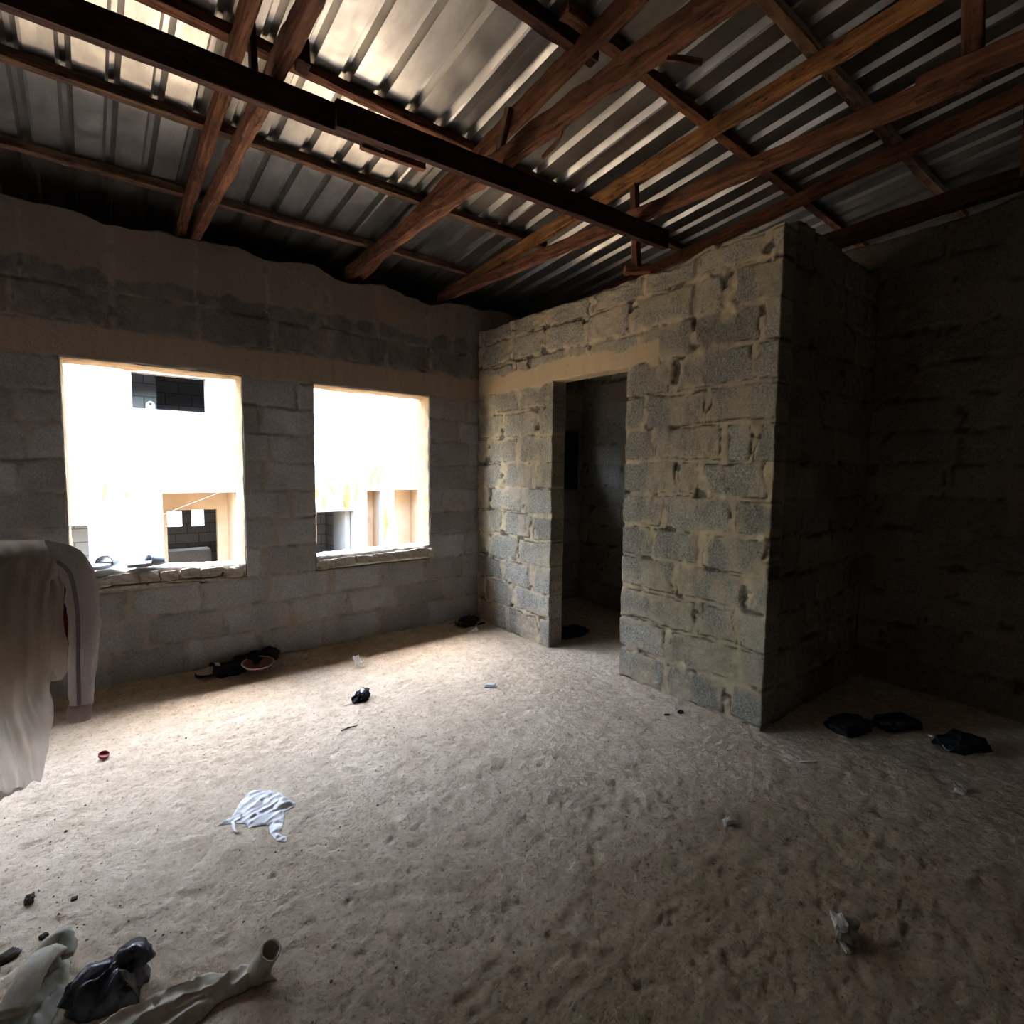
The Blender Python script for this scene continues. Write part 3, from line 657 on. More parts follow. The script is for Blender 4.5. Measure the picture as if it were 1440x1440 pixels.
truss('middle truss with a leaning strut, forking upward beyond the dark runner', [
    ('top_chord', p, q_, 0.05, 0.10, M['wood'], 21, 0.008, 0.008, 0.03),
    ('bottom_chord', (-1.29, 0.10, 3.20), (-1.29, -5.6, 3.20), 0.055, 0.11, M['wood'], 22, 0.004, 0.012, 0.05),
    ('post', (-1.245, -1.92, 3.17), (-1.245, -2.06, 3.49), 0.03, 0.05, M['woodp'], 23, 0.0, 0.003, 0),
    ('bark_strip', (-1.28, -3.10, 3.145), (-1.20, -3.20, 3.11), 0.012, 0.02, M['wood'], 24, 0.01, 0.004, 0),
    ('bark_strip', (-1.265, -2.36, 3.10), (-1.275, -2.52, 3.145), 0.012, 0.02, M['wood'], 25, 0.01, 0.004, 0)], (-1.25, 0, 3.14))
p, q_ = tc(-0.345, 0.10, -0.06, -5.6)
truss('spotted brown truss nearest the doorway wall with post and foot block', [
    ('top_chord', p, q_, 0.05, 0.09, M['woodo'], 31, 0.006, 0.006, 0.02),
    ('bottom_chord', (-0.385, 0.10, 3.19), (-0.17, -3.80, 3.19), 0.05, 0.09, M['wood'], 32, 0.006, 0.006, 0.02),
    ('spliced_chord', (-0.23, -3.62, 3.20), (-0.12, -5.6, 3.20), 0.05, 0.095, M['wood'], 36, 0.003, 0.005, 0),
    ('post', (-0.245, -2.145, 2.87), (-0.225, -2.085, 3.49), 0.038, 0.055, M['wood'], 33, 0.0, 0.003, 0),
    ('foot_block', (-0.30, -2.09, 2.86), (-0.17, -2.19, 2.87), 0.06, 0.05, M['wood'], 34, 0.0, 0.003, 0),
    ('hanger', (-0.19, -3.80, 3.15), (-0.19, -3.78, 3.62), 0.05, 0.07, M['wood'], 35, 0.0, 0.003, 0)], (-0.3, 0, 3.14))
p, q_ = tc(0.99, -0.4, 0.99, -5.6)
truss('dark reddish truss over the closet, rightmost of the roof trusses', [
    ('top_chord', p, q_, 0.05, 0.09, M['wood'], 41, 0.006, 0.006, 0.02),
    ('post', (1.03, -3.80, 3.20), (1.03, -3.79, 3.64), 0.04, 0.05, M['wood'], 42, 0.0, 0.003, 0)], (0.99, 0, 3.2))
o = timber('wall_plate', (XR + 0.05, -2.4, 3.355), (XR + 0.05, -6.2, 3.50), 0.10, 0.12, M['woodd'], None, 51, 0.004, 0.006)
tag(o, 'dark timber plate lying along the top of the unlit right wall', 'timber')
# the long dark runner under the trusses: two lapped timbers
rn = empty('runner_beam', (-1.9, -2.03, 3.09)); tag(rn, 'long dark timber runner slung under the trusses across the room', 'timber')
timber('timber', (-4.6, -1.90, 3.085), (-1.95, -2.01, 3.09), 0.045, 0.115, M['woodd'], rn, 61, 0.004, 0.003)
timber('timber', (-2.19, -2.045, 3.085), (-0.02, -2.20, 3.09), 0.045, 0.115, M['woodd'], rn, 62, 0.004, 0.003)
timber('splice_strip', (-2.05, -1.985, 3.035), (-1.72, -1.985, 3.05), 0.03, 0.03, M['wood'], rn, 63, 0.0, 0.002)
# closed eaves
fb = timber('trim_1', (XL - 0.2, 0.80, 3.11), (4.1, 0.80, 3.11), 0.03, 0.335, M['woodd'], None, 71, 0.0, 0.002)
sf = timber('trim_2', (XL - 0.2, 0.495, 2.99), (4.1, 0.495, 2.99), 0.59, 0.02, M['woodd'], None, 72, 0.0, 0.001)
struct(sf, 'dark soffit board under the eaves outside the windows', 'board')
struct(fb, 'dark fascia board closing the eaves above the windows', 'board')
# ------------------------------------------------------------------ soft things
def pillow(name, poly, h, res, mat, parent=None, seed=0, edge=0.02, fold=(0.0, 30.0, 0.0), lump=0.4, base=0.003, lift=None, up=None):
    P = np.array(poly, float)
    lo = P.min(0) - res; hi = P.max(0) + res
    xs = np.arange(lo[0], hi[0] + res, res); ys = np.arange(lo[1], hi[1] + res, res)
    X, Y = np.meshgrid(xs, ys)
    inside = np.zeros(X.shape, bool); dist = np.full(X.shape, 9.0); NX = X.copy(); NY = Y.copy()
    n = len(P)
    for i in range(n):
        a = P[i]; b = P[(i + 1) % n]
        cond = ((a[1] > Y) != (b[1] > Y))
        with np.errstate(divide='ignore', invalid='ignore'):
            xi = (b[0] - a[0]) * (Y - a[1]) / (b[1] - a[1] + 1e-12) + a[0]
        inside ^= cond & (X < xi)
        ab = b - a; t = np.clip(((X - a[0]) * ab[0] + (Y - a[1]) * ab[1]) / (ab @ ab + 1e-12), 0, 1)
        px = a[0] + t * ab[0]; py = a[1] + t * ab[1]; dd = np.hypot(X - px, Y - py)
        m = dd < dist; dist[m] = dd[m]; NX[m] = px[m]; NY[m] = py[m]
    ci = inside[:-1, :-1] | inside[1:, :-1] | inside[:-1, 1:] | inside[1:, 1:]
    d = np.where(inside, dist, 0.0)
    X = np.where(inside, X, NX); Y = np.where(inside, Y, NY)
    ca, sa = math.cos(fold[2]), math.sin(fold[2])
    ux = X * ca + Y * sa; vx = -X * sa + Y * ca
    w = 1 - np.exp(-d / edge)
    Zr = h * w * (1 - lump + lump * 2 * (fbm(X * 9, Y * 9, seed, 3) + 0.5))
    fo = 1 - 2 * np.abs(((vx * fold[1] / 6.28 + 1.2 * fbm(ux * 4, vx * 6, seed + 3, 3)) % 1.0) - 0.5)
    Zr = Zr + fold[0] * fo ** 2 * np.clip(d / 0.012, 0, 1)
    fx = fz(X, Y)
    if lift is not None: fx = fx * 0 + lift
    T = np.stack([X, Y, fx + base + np.maximum(Zr, 0.0005)], -1); Bm = np.stack([X, Y, fx + base - 0.002], -1)
    nn = X.size; idx = np.arange(nn).reshape(X.shape)
    q = np.stack([idx[:-1, :-1], idx[:-1, 1:], idx[1:, 1:], idx[1:, :-1]], -1)[ci]
    e = np.concatenate([q[:, [0, 1]], q[:, [1, 2]], q[:, [2, 3]], q[:, [3, 0]]])
    key = np.sort(e, 1); kk = key[:, 0].astype(np.int64) * nn + key[:, 1]
    _, inv, cnt = np.unique(kk, return_inverse=True, return_counts=True)
    be = e[cnt[inv] == 1]
    Q = np.concatenate([q, q[:, ::-1] + nn, np.stack([be[:, 1], be[:, 0], be[:, 0] + nn, be[:, 1] + nn], -1)])
    V = np.concatenate([T.reshape(-1, 3), Bm.reshape(-1, 3)])
    used = np.unique(Q); rm = np.zeros(len(V), int); rm[used] = np.arange(len(used))
    return add(name, mesh_np(name, V[used], quads=rm[Q], mats=[mat]), parent)

def tube(name, pts, radii, mat, parent=None, seg=14, seed=0, wr=0.0, closed=(True, True), flat=(1.0, 1.0), sub=4, wrf=9.0, side=None):
    """sweep an oval along a smoothed curve; flat = (in-plane, depth) scaling"""
    P = [Vector(p) for p in pts]; pts2 = []; rad2 = []
    n = len(P)
    for i in range(n - 1):
        p0 = P[max(i - 1, 0)]; p1 = P[i]; p2 = P[i + 1]; p3 = P[min(i + 2, n - 1)]
        for k in range(sub):
            t = k / sub
            pts2.append(0.5 * ((2 * p1) + (p2 - p0) * t + (2 * p0 - 5 * p1 + 4 * p2 - p3) * t * t + (3 * p1 - p0 - 3 * p2 + p3) * t ** 3))
            rad2.append(radii[i] + (radii[i + 1] - radii[i]) * t)
    pts2.append(P[-1]); rad2.append(radii[-1])
    V = []; F = []; ref = Vector(side) if side else Vector((0, 0, 1))
    for i, p in enumerate(pts2):
        d = (pts2[min(i + 1, len(pts2) - 1)] - pts2[max(i - 1, 0)]).normalized()
        a = (ref - d * ref.dot(d))
        if a.length < 1e-3: a = Vector((1, 0, 0)) - d * d.x
        a.normalize(); b = d.cross(a)
        for s in range(seg):
            th = 2 * math.pi * s / seg
            r = rad2[i] * (1 + wr * mn.fractal(Vector((math.cos(th) * 1.5 + seed, math.sin(th) * 1.5, i / sub * wrf * 0.12 + seed)), 0.7, 2, 3))
            V.append(p + a * math.cos(th) * r * flat[1] + b * math.sin(th) * r * flat[0])
    m = len(pts2)
    for i in range(m - 1):
        for s in range(seg):
            s2 = (s + 1) % seg
            F.append((i * seg + s, i * seg + s2, (i + 1) * seg + s2, (i + 1) * seg + s))
    if closed[0]: F.append(tuple(reversed(range(seg))))
    if closed[1]: F.append(tuple(range((m - 1) * seg, m * seg)))
    return add(name, mesh_np(name, [tuple(v) for v in V], faces=F, mats=[mat]), parent)

def solid(o, th, off=0.0):
    md = o.modifiers.new('thickness', 'SOLIDIFY'); md.thickness = th; md.offset = off
    return o

def lathe(name, prof, mat, parent=None, loc=(0, 0, 0), seg=28, rot=None, squash=1.0, caps=True):
    V = []; F = []
    for (r, z) in prof:
        for s in range(seg):
            th = 2 * math.pi * s / seg; V.append((r * math.cos(th), r * math.sin(th) * squash, z))
    for i in range(len(prof) - 1):
        for s in range(seg):
            s2 = (s + 1) % seg; F.append((i * seg + s, i * seg + s2, (i + 1) * seg + s2, (i + 1) * seg + s))
    if caps: F.append(tuple(reversed(range(seg)))); F.append(tuple(range((len(prof) - 1) * seg, len(prof) * seg)))
    W = Matrix.Translation(Vector(loc)) @ (rot or Matrix.Identity(4))
    return add(name, mesh_np(name, V, faces=F, mats=[mat]), parent, W)

# ---- clothes hanging at the left
POLE_Z = 1.235; PY = -1.93
pole = tube('clothes_pole', [(XL + 0.005, PY, POLE_Z + 0.03), (-4.2, PY, POLE_Z + 0.015), (-3.6, PY, POLE_Z), (-3.22, PY, POLE_Z - 0.01)], [0.014] * 4, M['twig'], None, 12, 3, 0.05)
tag(pole, 'rough wooden clothes pole hidden under the hung cream net', 'pole')

def net_sheet(name, y0, edge_pts, ztop, zbot, parent, seed, amp, xl=-3.95, back=1):
    E = sorted([(-z, x) for x, z in edge_pts]); zz = np.array([e[0] for e in E]); xx = np.array([e[1] for e in E])
    nu, nt = 420, 110; V = []; F = []
    for j in range(nt + 1):
        t = j / nt; zr = ztop - (ztop - zbot) * t
        xr = float(np.interp(-zr, zz, xx)) + 0.008 * mn.noise(Vector((0, zr * 14, seed)))
        for i in range(nu + 1):
            s = i / nu; x = xl + (xr - xl) * s
            u = (x + 3.2) * 1.0
            wv = mn.fractal(Vector((u * 5.0, zr * 1.5, seed)), 0.8, 2, 3)
            ph = u * 125 + 9.0 * wv + seed + 6.0 * t * math.sin(u * 11 + seed)
            depth = amp * (0.25 + 0.75 * min(1, t * 2.2))
            y = y0 + back * 0.0 - depth * (math.sin(ph) * 0.55 + 0.45 * math.sin(ph * 0.53 + 2.1)) - 0.05 * math.sin(min(1.0, t * 3) * math.pi / 2) * 1.0
            y += 0.03 * mn.noise(Vector((u * 3, zr * 3, seed + 9))) + 0.022 * mn.noise(Vector((u * 16 + zr * 7, zr * 4, seed + 4)))
            z = zr + 0.012 * mn.noise(Vector((u * 9, 0, seed))) * (1 if j in (0, nt) else 0.4)
            if t < 0.05: y = y0 + (y - y0) * (t / 0.05); z += 0.012 * math.cos(t / 0.05 * math.pi / 2)
            # bottom hem climbs towards the right edge
            if t > 0.9: z += (t - 0.9) / 0.1 * 0.09 * sstep(0.82, 1.0, s)
            # sagging top line to the left
            z += 0.035 * (1 - t) * (1 - s) * 1.6
            V.append((x, y, z))
    for j in range(nt):
        for i in range(nu):
            a = j * (nu + 1) + i; F.append((a, a + 1, a + nu + 2, a + nu + 1))
    return add(name, mesh_np(name, V, faces=F, mats=[M['net']]), parent)
ep = [(p_[0], p_[2]) for p_ in DATA['tulle']]
net = empty('hanging_net', (-3.6, PY, POLE_Z)); tag(net, 'big cream sheer net draped in folds over the pole at left', 'net curtain')
front = [(-3.235, 1.30), (-3.225, 1.26), (-3.207, 1.235), (-3.19, 1.19), (-3.185, 1.16), (-3.212, 1.14), (-3.225, 1.05), (-3.225, 0.9), (-3.225, 0.75), (-3.222, 0.655), (-3.232, 0.60), (-3.25, 0.506), (-3.272, 0.418), (-3.30, 0.385), (-3.36, 0.36)]
net_sheet('front_drape', PY - 0.035, front, 1.268, 0.350, net, 2.0, 0.020)
rear = [(-3.24, 1.30), (-3.215, 1.19), (-3.20, 1.15), (-3.18, 1.09), (-3.185, 0.998), (-3.178, 0.895), (-3.180, 0.803), (-3.200, 0.763), (-3.214, 0.73), (-3.25, 0.60)]
net_sheet('rear_drape', PY + 0.02, rear, 1.262, 0.715, net, 7.0, 0.018)

jk = empty('hanging_jacket', (-3.2, -1.88, 1.24)); tag(jk, 'mauve-grey jacket hung beside the cream net, one long sleeve down', 'jacket')
sl = [(-3.285, -1.895, 1.235), (-3.222, -1.895, 1.236), (-3.172, -1.892, 1.205), (-3.140, -1.89, 1.14), (-3.128, -1.89, 1.03), (-3.128, -1.89, 0.93), (-3.134, -1.89, 0.82), (-3.143, -1.89, 0.70), (-3.148, -1.89, 0.635)]
tube('sleeve', sl, [0.028, 0.035, 0.045, 0.050, 0.048, 0.047, 0.043, 0.037, 0.033], M['jacket'], jk, 28, 4, 0.20, (True, True), (1.0, 0.62), 8, side=(0, 1, 0))
st = [(-3.195, -1.930, 1.20), (-3.160, -1.929, 1.15), (-3.146, -1.928, 1.04), (-3.145, -1.927, 0.93), (-3.150, -1.924, 0.82), (-3.152, -1.919, 0.70), (-3.153, -1.915, 0.645)]
tube('piping', st, [0.0065] * 7, M['piping'], jk, 8, 5, 0.05, (True, True), (1.0, 0.35), 6, side=(0, 1, 0))
tube('cuff', [(-3.150, -1.89, 0.640), (-3.154, -1.89, 0.61), (-3.157, -1.89, 0.578)], [0.035, 0.037, 0.034], M['cuff'], jk, 28, 6, 0.05, (True, True), (1.0, 0.62), 6, side=(0, 1, 0))
# jacket body falls behind the net
V = []; F = []
for j in range(31):
    for i in range(25):
        s = i / 24; t = j / 30
        V.append((-3.62 + 0.45 * s - 0.03 * t * s, -1.855 + 0.02 * math.sin(s * 22 + 2 * t) + 0.02 * mn.noise(Vector((s * 4, t * 4, 3))), 1.232 - 0.42 * t - 0.02 * math.sin(s * 6)))
for j in range(30):
    for i in range(24):
        a = j * 25 + i; F.append((a, a + 1, a + 26, a + 25))
solid(add('jacket_body', mesh_np('jacket_body', V, faces=F, mats=[M['jacket']]), jk), 0.006)
shirt = empty('hanging_shirt', (-3.2, -1.82, 1.2)); tag(shirt, 'black shirt with red print peeping between net and jacket sleeve', 'shirt')
def panel(name, xa, xb, za, zb, y, mat, parent, seed):
    V = []; F = []
    for j in range(21):
        for i in range(17):
            s = i / 16; t = j / 20
            V.append((xa + (xb - xa) * s, y + 0.015 * math.sin(s * 15 + seed) + 0.012 * mn.noise(Vector((s * 4, t * 4, seed))), za + (zb - za) * t))
    for j in range(20):
        for i in range(16):
            a = j * 17 + i; F.append((a, a + 1, a + 18, a + 17))
    return solid(add(name, mesh_np(name, V, faces=F, mats=[mat]), parent), 0.004)
panel('shirt_body', -3.50, -3.135, 1.225, 0.90, -1.815, M['dark'], shirt, 1)
panel('red_print', -3.34, -3.135, 0.985, 0.855, -1.845, M['redprint'], shirt, 1)

# ---- trousers bottom left
tr = empty('trousers', (-2.95, -2.77, 0.02)); tag(tr, 'khaki trouser leg flung across the earth, cuff end rolled open', 'trousers')
pillow('leg', DATA['leg_r'], 0.036, 0.006, M['khaki'], tr, 3, 0.018, (0.020, 100.0, 0.12), 0.45)
c0 = DATA['cuff']
cz = fz1(*c0[1])
rot = Matrix.Rotation(math.radians(-34), 4, 'Z')
o = tube('cuff', [(-2.752, -2.800, cz + 0.012), (-2.738, -2.810, cz + 0.045), (-2.718, -2.826, cz + 0.088)], [0.036, 0.037, 0.034], M['khaki'], tr, 24, 8, 0.14, (False, False), (1.0, 0.8), 8)
solid(o, 0.006)
pillow('cuff_lining', [(-2.762, -2.828), (-2.722, -2.824), (-2.718, -2.79), (-2.758, -2.786)], 0.040, 0.005, M['olive'], tr, 5, 0.015, (0.01, 220, 0.4))
ov = empty('overalls', (-3.25, -2.5, 0.02)); tag(ov, 'crumpled olive work clothes at the bottom left, next to black bag', 'clothes')
pillow('body', DATA['leg_l'], 0.050, 0.006, M['olive'], ov, 9, 0.03, (0.030, 130.0, 0.95), 0.6)
g = DATA['leg_l']
tube('sleeve', [(-3.31, -2.60, 0.085), (-3.275, -2.52, 0.115), (-3.245, -2.455, 0.11), (-3.225, -2.425, 0.085)], [0.035, 0.038, 0.034, 0.030], M['khaki'], ov, 18, 13, 0.25, (True, True), (1.0, 0.5), 6)
tube('collar', [(-3.275, -2.415, 0.075), (-3.245, -2.392, 0.095), (-3.215, -2.385, 0.10), (-3.200, -2.405, 0.085), (-3.198, -2.45, 0.07)], [0.012, 0.020, 0.024, 0.022, 0.014], M['olive'], ov, 14, 15, 0.3, (True, True), (1.0, 0.7), 6)
bg = empty('plastic_bag', (-3.1, -2.6, 0.02)); tag(bg, 'shiny black plastic bag lying scrunched beside the khaki trousers', 'bag')
pillow('bag_body', DATA['bag'], 0.085, 0.006, M['bag'], bg, 12, 0.035, (0.022, 120.0, 0.5), 0.6)
tube('bag_mouth', [(-3.11, -2.60, 0.045), (-3.065, -2.575, 0.075), (-3.035, -2.572, 0.080), (-3.018, -2.60, 0.05)], [0.026, 0.036, 0.036, 0.026], M['bag'], bg, 16, 17, 0.45, (True, True), (1.0, 0.8), 6)
tube('bag_tail', [(-3.205, -2.61, 0.04), (-3.175, -2.585, 0.065), (-3.14, -2.565, 0.075), (-3.09, -2.555, 0.065)], [0.020, 0.028, 0.028, 0.020], M['bag'], bg, 14, 19, 0.5, (True, True), (1.0, 0.6), 6)

# ---- white cloth on the floor
wc = empty('white_cloth', (-2.55, -1.98, 0.02)); tag(wc, 'white cotton undergarment dropped flat on the earth, middle of floor', 'cloth')
pillow('cloth', DATA['white_cloth'], 0.010, 0.0045, M['white'], wc, 15, 0.012, (0.0075, 170.0, 0.25), 0.5)
s_ = DATA['strap']
tube('tie_string', [(x, y, fz1(x, y) + 0.007) for x, y in s_], [0.006, 0.006, 0.006, 0.003], M['white'], wc, 8, 4, 0.3, (True, True), (1.0, 0.6), 5)

# ---- small litter
def at(key, dz=0.0):
    x, y = DATA[key]; return x, y, fz1(x, y) + dz
def litter(name, key, size, mat, label, cat, seed, rz=0.0, amp=0.35, square=0.4, cuts=4, dz=None, group=None):
    x, y, z = at(key)
    o = rock(name, size, seed, mat, None, (x, y, z + (size[2] * 0.42 if dz is None else dz)), rz, cuts, amp, square)
    return tag(o, label, cat, group)
def scrap(name, key, w_, l_, h, mat, label, cat, seed, rz=0.0, fold=0.01, curl=0.02):
    x, y, z = at(key); ca, sa = math.cos(rz), math.sin(rz)
    V = []; F = []; n = 9
    for i in range(n + 1):
        for j in range(n + 1):
            u = (i / n - 0.5) * l_; v = (j / n - 0.5) * w_
            e = 1 + 0.18 * mn.noise(Vector((i * 0.7, j * 0.7, seed)))
            zz = h * 0.3 + fold * abs(mn.noise(Vector((u * 40, v * 40, seed)))) * 2 + curl * (2 * u / l_) ** 2 * (1 if u > 0 else 0.3)
            V.append((x + (u * ca - v * sa) * e, y + (u * sa + v * ca) * e, fz1(x + u * ca - v * sa, y + u * sa + v * ca) + 0.002 + zz))
    for i in range(n):
        for j in range(n):
            a = i * (n + 1) + j; F.append((a, a + n + 1, a + n + 2, a + 1))
    o = add(name, mesh_np(name, V, faces=F, mats=[mat], smooth=False)); solid(o, 0.0015, 1.0)
    return tag(o, label, cat)

scrap('paper_scrap', 'white', 0.06, 0.075, 0.02, M['white'], 'small upright white paper scrap below the right window', 'paper', 3, 1.9, 0.035, 0.06)
x, y, z = at('knot')
kb = empty('knotted_cloth', (x, y, z)); tag(kb, 'black and white knotted cloth lump on the bright floor', 'cloth')
rock('cloth_lump', (0.115, 0.075, 0.062), 5, M['dark'], kb, (x, y, z + 0.028), 0.6, 5, 0.55, 0.3)
tube('white_band', [(x - 0.02, y - 0.032, z + 0.018), (x - 0.005, y - 0.018, z + 0.050), (x + 0.012, y + 0.006, z + 0.064), (x + 0.03, y + 0.022, z + 0.050)], [0.008, 0.012, 0.012, 0.008], M['white'], kb, 10, 3, 0.3, (True, True), (1.0, 0.5), 5)
tube('white_band', [(x - 0.058, y + 0.002, z + 0.022), (x - 0.042, y + 0.008, z + 0.045), (x - 0.024, y + 0.022, z + 0.048)], [0.006, 0.010, 0.006], M['white'], kb, 10, 6, 0.3, (True, True), (1.0, 0.5), 5)
tube('loose_end', [(x - 0.012, y - 0.04, z + 0.008), (x + 0.006, y - 0.052, z + 0.006), (x + 0.035, y - 0.036, z + 0.008)], [0.005, 0.008, 0.004], M['dark'], kb, 8, 4, 0.2, (True, True), (1, 0.5), 5)
(xa, ya), (xb, yb) = DATA['stick']
o = tube('stick', [(xa, ya, fz1(xa, ya) + 0.004), (0.5 * (xa + xb), 0.5 * (ya + yb) + 0.004, fz1(xa, ya) + 0.006), (xb, yb, fz1(xb, yb) + 0.004)], [0.003, 0.0045, 0.002], M['twig'], None, 8, 2, 0.2)
tag(o, 'thin dark stick on the earth in front of the knotted cloth', 'stick')
x, y, z = at('paper')
pp = empty('paper_packet', (x, y, z)); tag(pp, 'torn silver-white packet on the floor in front of the doorway wall', 'packet')
scr = rock('packet_face', (0.062, 0.045, 0.016), 8, M['foil'], pp, (x + 0.004, y + 0.004, z + 0.014), -0.7, 3, 0.25, 0.8)
rock('packet_back', (0.085, 0.035, 0.010), 9, M['sole'], pp, (x - 0.008, y - 0.012, z + 0.007), -0.75, 3, 0.2, 0.85)
scrap('foil_wrapper', 'wrapper', 0.045, 0.12, 0.008, M['foil'], 'flattened grey foil wrapper on the floor near the room corner', 'wrapper', 6, 0.1, 0.012, 0.012)
lathe('bottle_cap', [(0.0, 0.0), (0.020, 0.0), (0.024, 0.006), (0.025, 0.018), (0.022, 0.018), (0.020, 0.008), (0.0, 0.006)], M['red'], None, (at('red')[0], at('red')[1], at('red')[2] + 0.008), 24, Matrix.Rotation(0.35, 4, 'X') @ Matrix.Rotation(0.2, 4, 'Y'))
tag(bpy.data.objects['bottle_cap'], 'small red plastic cap alone on the pale floor', 'cap')
x, y, z = at('bowl')
bw = empty('bowl', (x, y, z)); tag(bw, 'shallow maroon plastic bowl tilted by the window wall', 'bowl')
R_ = Matrix.Rotation(0.12, 4, 'X')
lathe('bowl_body', [(0.0, 0.0), (0.05, 0.001), (0.085, 0.02), (0.108, 0.05), (0.103, 0.05), (0.08, 0.024), (0.048, 0.007), (0.0, 0.006)], M['bowl'], bw, (x, y - 0.02, z + 0.040), 32, R_)
lathe('rim', [(0.103, 0.0475), (0.110, 0.047), (0.113, 0.051), (0.108, 0.054), (0.103, 0.051), (0.103, 0.0475)], M['paperdull'], bw, (x, y - 0.02, z + 0.040), 32, R_, caps=False)
hp = empty('cloth_heap', (-2.25, -0.12, 0.05)); tag(hp, 'heap of black rags piled against the foot of the window wall', 'rags')
hx, hy = -2.30, -0.115; hz = fz1(hx, hy)
rock('rag', (0.20, 0.13, 0.10), 21, M['dark'], hp, (hx, hy, hz + 0.035), 0.2, 5, 0.5, 0.3)
rock('rag', (0.24, 0.11, 0.12), 22, M['dark'], hp, (hx + 0.15, hy + 0.015, hz + 0.060), 0.1, 5, 0.55, 0.3)
rock('rag', (0.15, 0.10, 0.09), 23, M['dark'], hp, (hx + 0.25, hy + 0.02, hz + 0.085), -0.2, 5, 0.5, 0.3)
def shoe_sole(L, w_):
    pts = []
    for i in range(40):
        th = 2 * math.pi * i / 40; cx = math.cos(th); sy = math.sin(th)
        ww = w_ / 2 * (1.0 + 0.16 * cx - 0.10 * math.cos(2 * th + 0.3) * 0.8)
        pts.append((L / 2 * math.copysign(abs(cx) ** 0.85, cx), ww * math.copysign(abs(sy) ** 0.9, sy)))
    return pts
def slide(label, x, y, z, rz, L=0.25, w_=0.095, tilt=0.0, mats=('sole', 'footbed', 'strapm'), name='slide_sandal', group=None):
    r = empty(name, (x, y, z)); tag(r, label, 'sandal', group)
    W = Matrix.Translation(Vector((x, y, z))) @ Matrix.Rotation(rz, 4, 'Z') @ Matrix.Rotation(tilt, 4, 'X')
    pts = shoe_sole(L, w_)
    def slab(nm, sc, z0, z1, mat):
        V = []; n = len(pts)
        for (px, py) in pts: V.append((px * sc, py * sc, z0 + 0.012 * max(0, px / L) ** 2 * 4 * 0.3))
        for (px, py) in pts: V.append((px * sc, py * sc, z1 + 0.012 * max(0, px / L) ** 2 * 4 * 0.3))
        F = [tuple(reversed(range(n))), tuple(range(n, 2 * n))] + [(i, (i + 1) % n, n + (i + 1) % n, n + i) for i in range(n)]
        o = add(nm, mesh_np(nm, V, faces=F, mats=[mat], smooth=False), r, W)
    slab('sole', 1.0, 0.0, 0.020, M[mats[0]]); slab('footbed', 0.93, 0.020, 0.026, M[mats[1]])
    V = []; F = []; na, nl = 18, 8
    for j in range(nl + 1):
        t = j / nl; px = L * (0.02 + 0.34 * t); hh = 0.062 - 0.022 * t; ww = w_ * (0.56 - 0.03 * t)
        for i in range(na + 1):
            a = math.pi * i / na
            V.append((px + 0.012 * math.sin(a), -ww * math.cos(a), 0.014 + hh * math.sin(a) ** 0.75))
    for j in range(nl):
        for i in range(na):
            a = j * (na + 1) + i; F.append((a, a + 1, a + na + 2, a + na + 1))
    o = add('strap', mesh_np('strap', V, faces=F, mats=[M[mats[2]]]), r, W); solid(o, 0.005)
    # pale badge patch on the strap
    V2 = []; F2 = []
    for j in range(5):
        for i in range(7):
            a = math.pi * (0.36 + 0.28 * i / 6); t = 0.25 + 0.5 * j / 4; px = L * (0.02 + 0.34 * t); hh = 0.062 - 0.022 * t + 0.005; ww = w_ * (0.56 - 0.03 * t)
            V2.append((px + 0.012 * math.sin(a), -ww * math.cos(a), 0.014 + hh * math.sin(a) ** 0.75))
    for j in range(4):
        for i in range(6):
            a = j * 7 + i; F2.append((a, a + 1, a + 8, a + 7))
    o = add('patch', mesh_np('patch', V2, faces=F2, mats=[M['footbed']]), r, W); solid(o, 0.003)
    return r
slide('grey and white slide sandal on the sill, half behind the jacket sleeve', -3.035, 0.02, 0.868, 1.05, 0.25)
slide('grey and white slide sandal on the sill, clear of the clothes', -2.79, 0.045, 0.852, 0.35, 0.25)
x, y, z = at('sandal')
slide('dull pale slipper lying on the floor left of the rag heap', x, y - 0.02, z + 0.018, 0.1, 0.19, 0.085, 0.28, ('dark', 'paperdull', 'dark'), 'slipper')
scrap('paper_sheet', 'paperflat', 0.09, 0.20, 0.012, M['paperdull'], 'crinkled dull sheet of paper right of the maroon bowl', 'paper', 9, 0.1, 0.02, 0.012)
litter('paper_ball', 'whitebit', (0.05, 0.035, 0.06), M['paperdull'], 'tiny dull paper ball against the window wall', 'paper', 31)
# corner sweepings
x, y = -0.22, -0.16; z = fz1(x, y)
sw = empty('sweepings', (x, y, z)); tag(sw, 'dark heap of twigs and rags swept into the room corner', 'rubbish')
rock('rag', (0.20, 0.13, 0.09), 41, M['dark'], sw, (x, y, z + 0.03), 0.1, 5, 0.5, 0.3)
for k in range(9):
    a = rng.uniform(0, 6.28); l = rng.uniform(0.06, 0.16); cx = x + rng.uniform(-0.14, 0.10); cy = y + rng.uniform(-0.05, 0.05)
    tube('twig', [(cx - l * math.cos(a), cy - 0.4 * l * math.sin(a), z + 0.02), (cx, cy, z + rng.uniform(0.05, 0.09)), (cx + l * math.cos(a), cy + 0.4 * l * math.sin(a), z + rng.uniform(0.02, 0.06))], [0.003, 0.004, 0.002], M['twig'], sw, 6, k, 0.2, sub=3)
o = rock('dark_scrap', (0.10, 0.025, 0.012), 43, M['dark'], None, (-0.10, -0.22, fz1(-0.10, -0.22) + 0.006), 0.2, 3, 0.3, 0.5); tag(o, 'narrow black scrap on the floor in the room corner', 'scrap')
litter('dirt_clod', 'lump', (0.026, 0.032, 0.028), M['clod'], 'dark clod standing alone at the left edge of the floor', 'clod', 51)
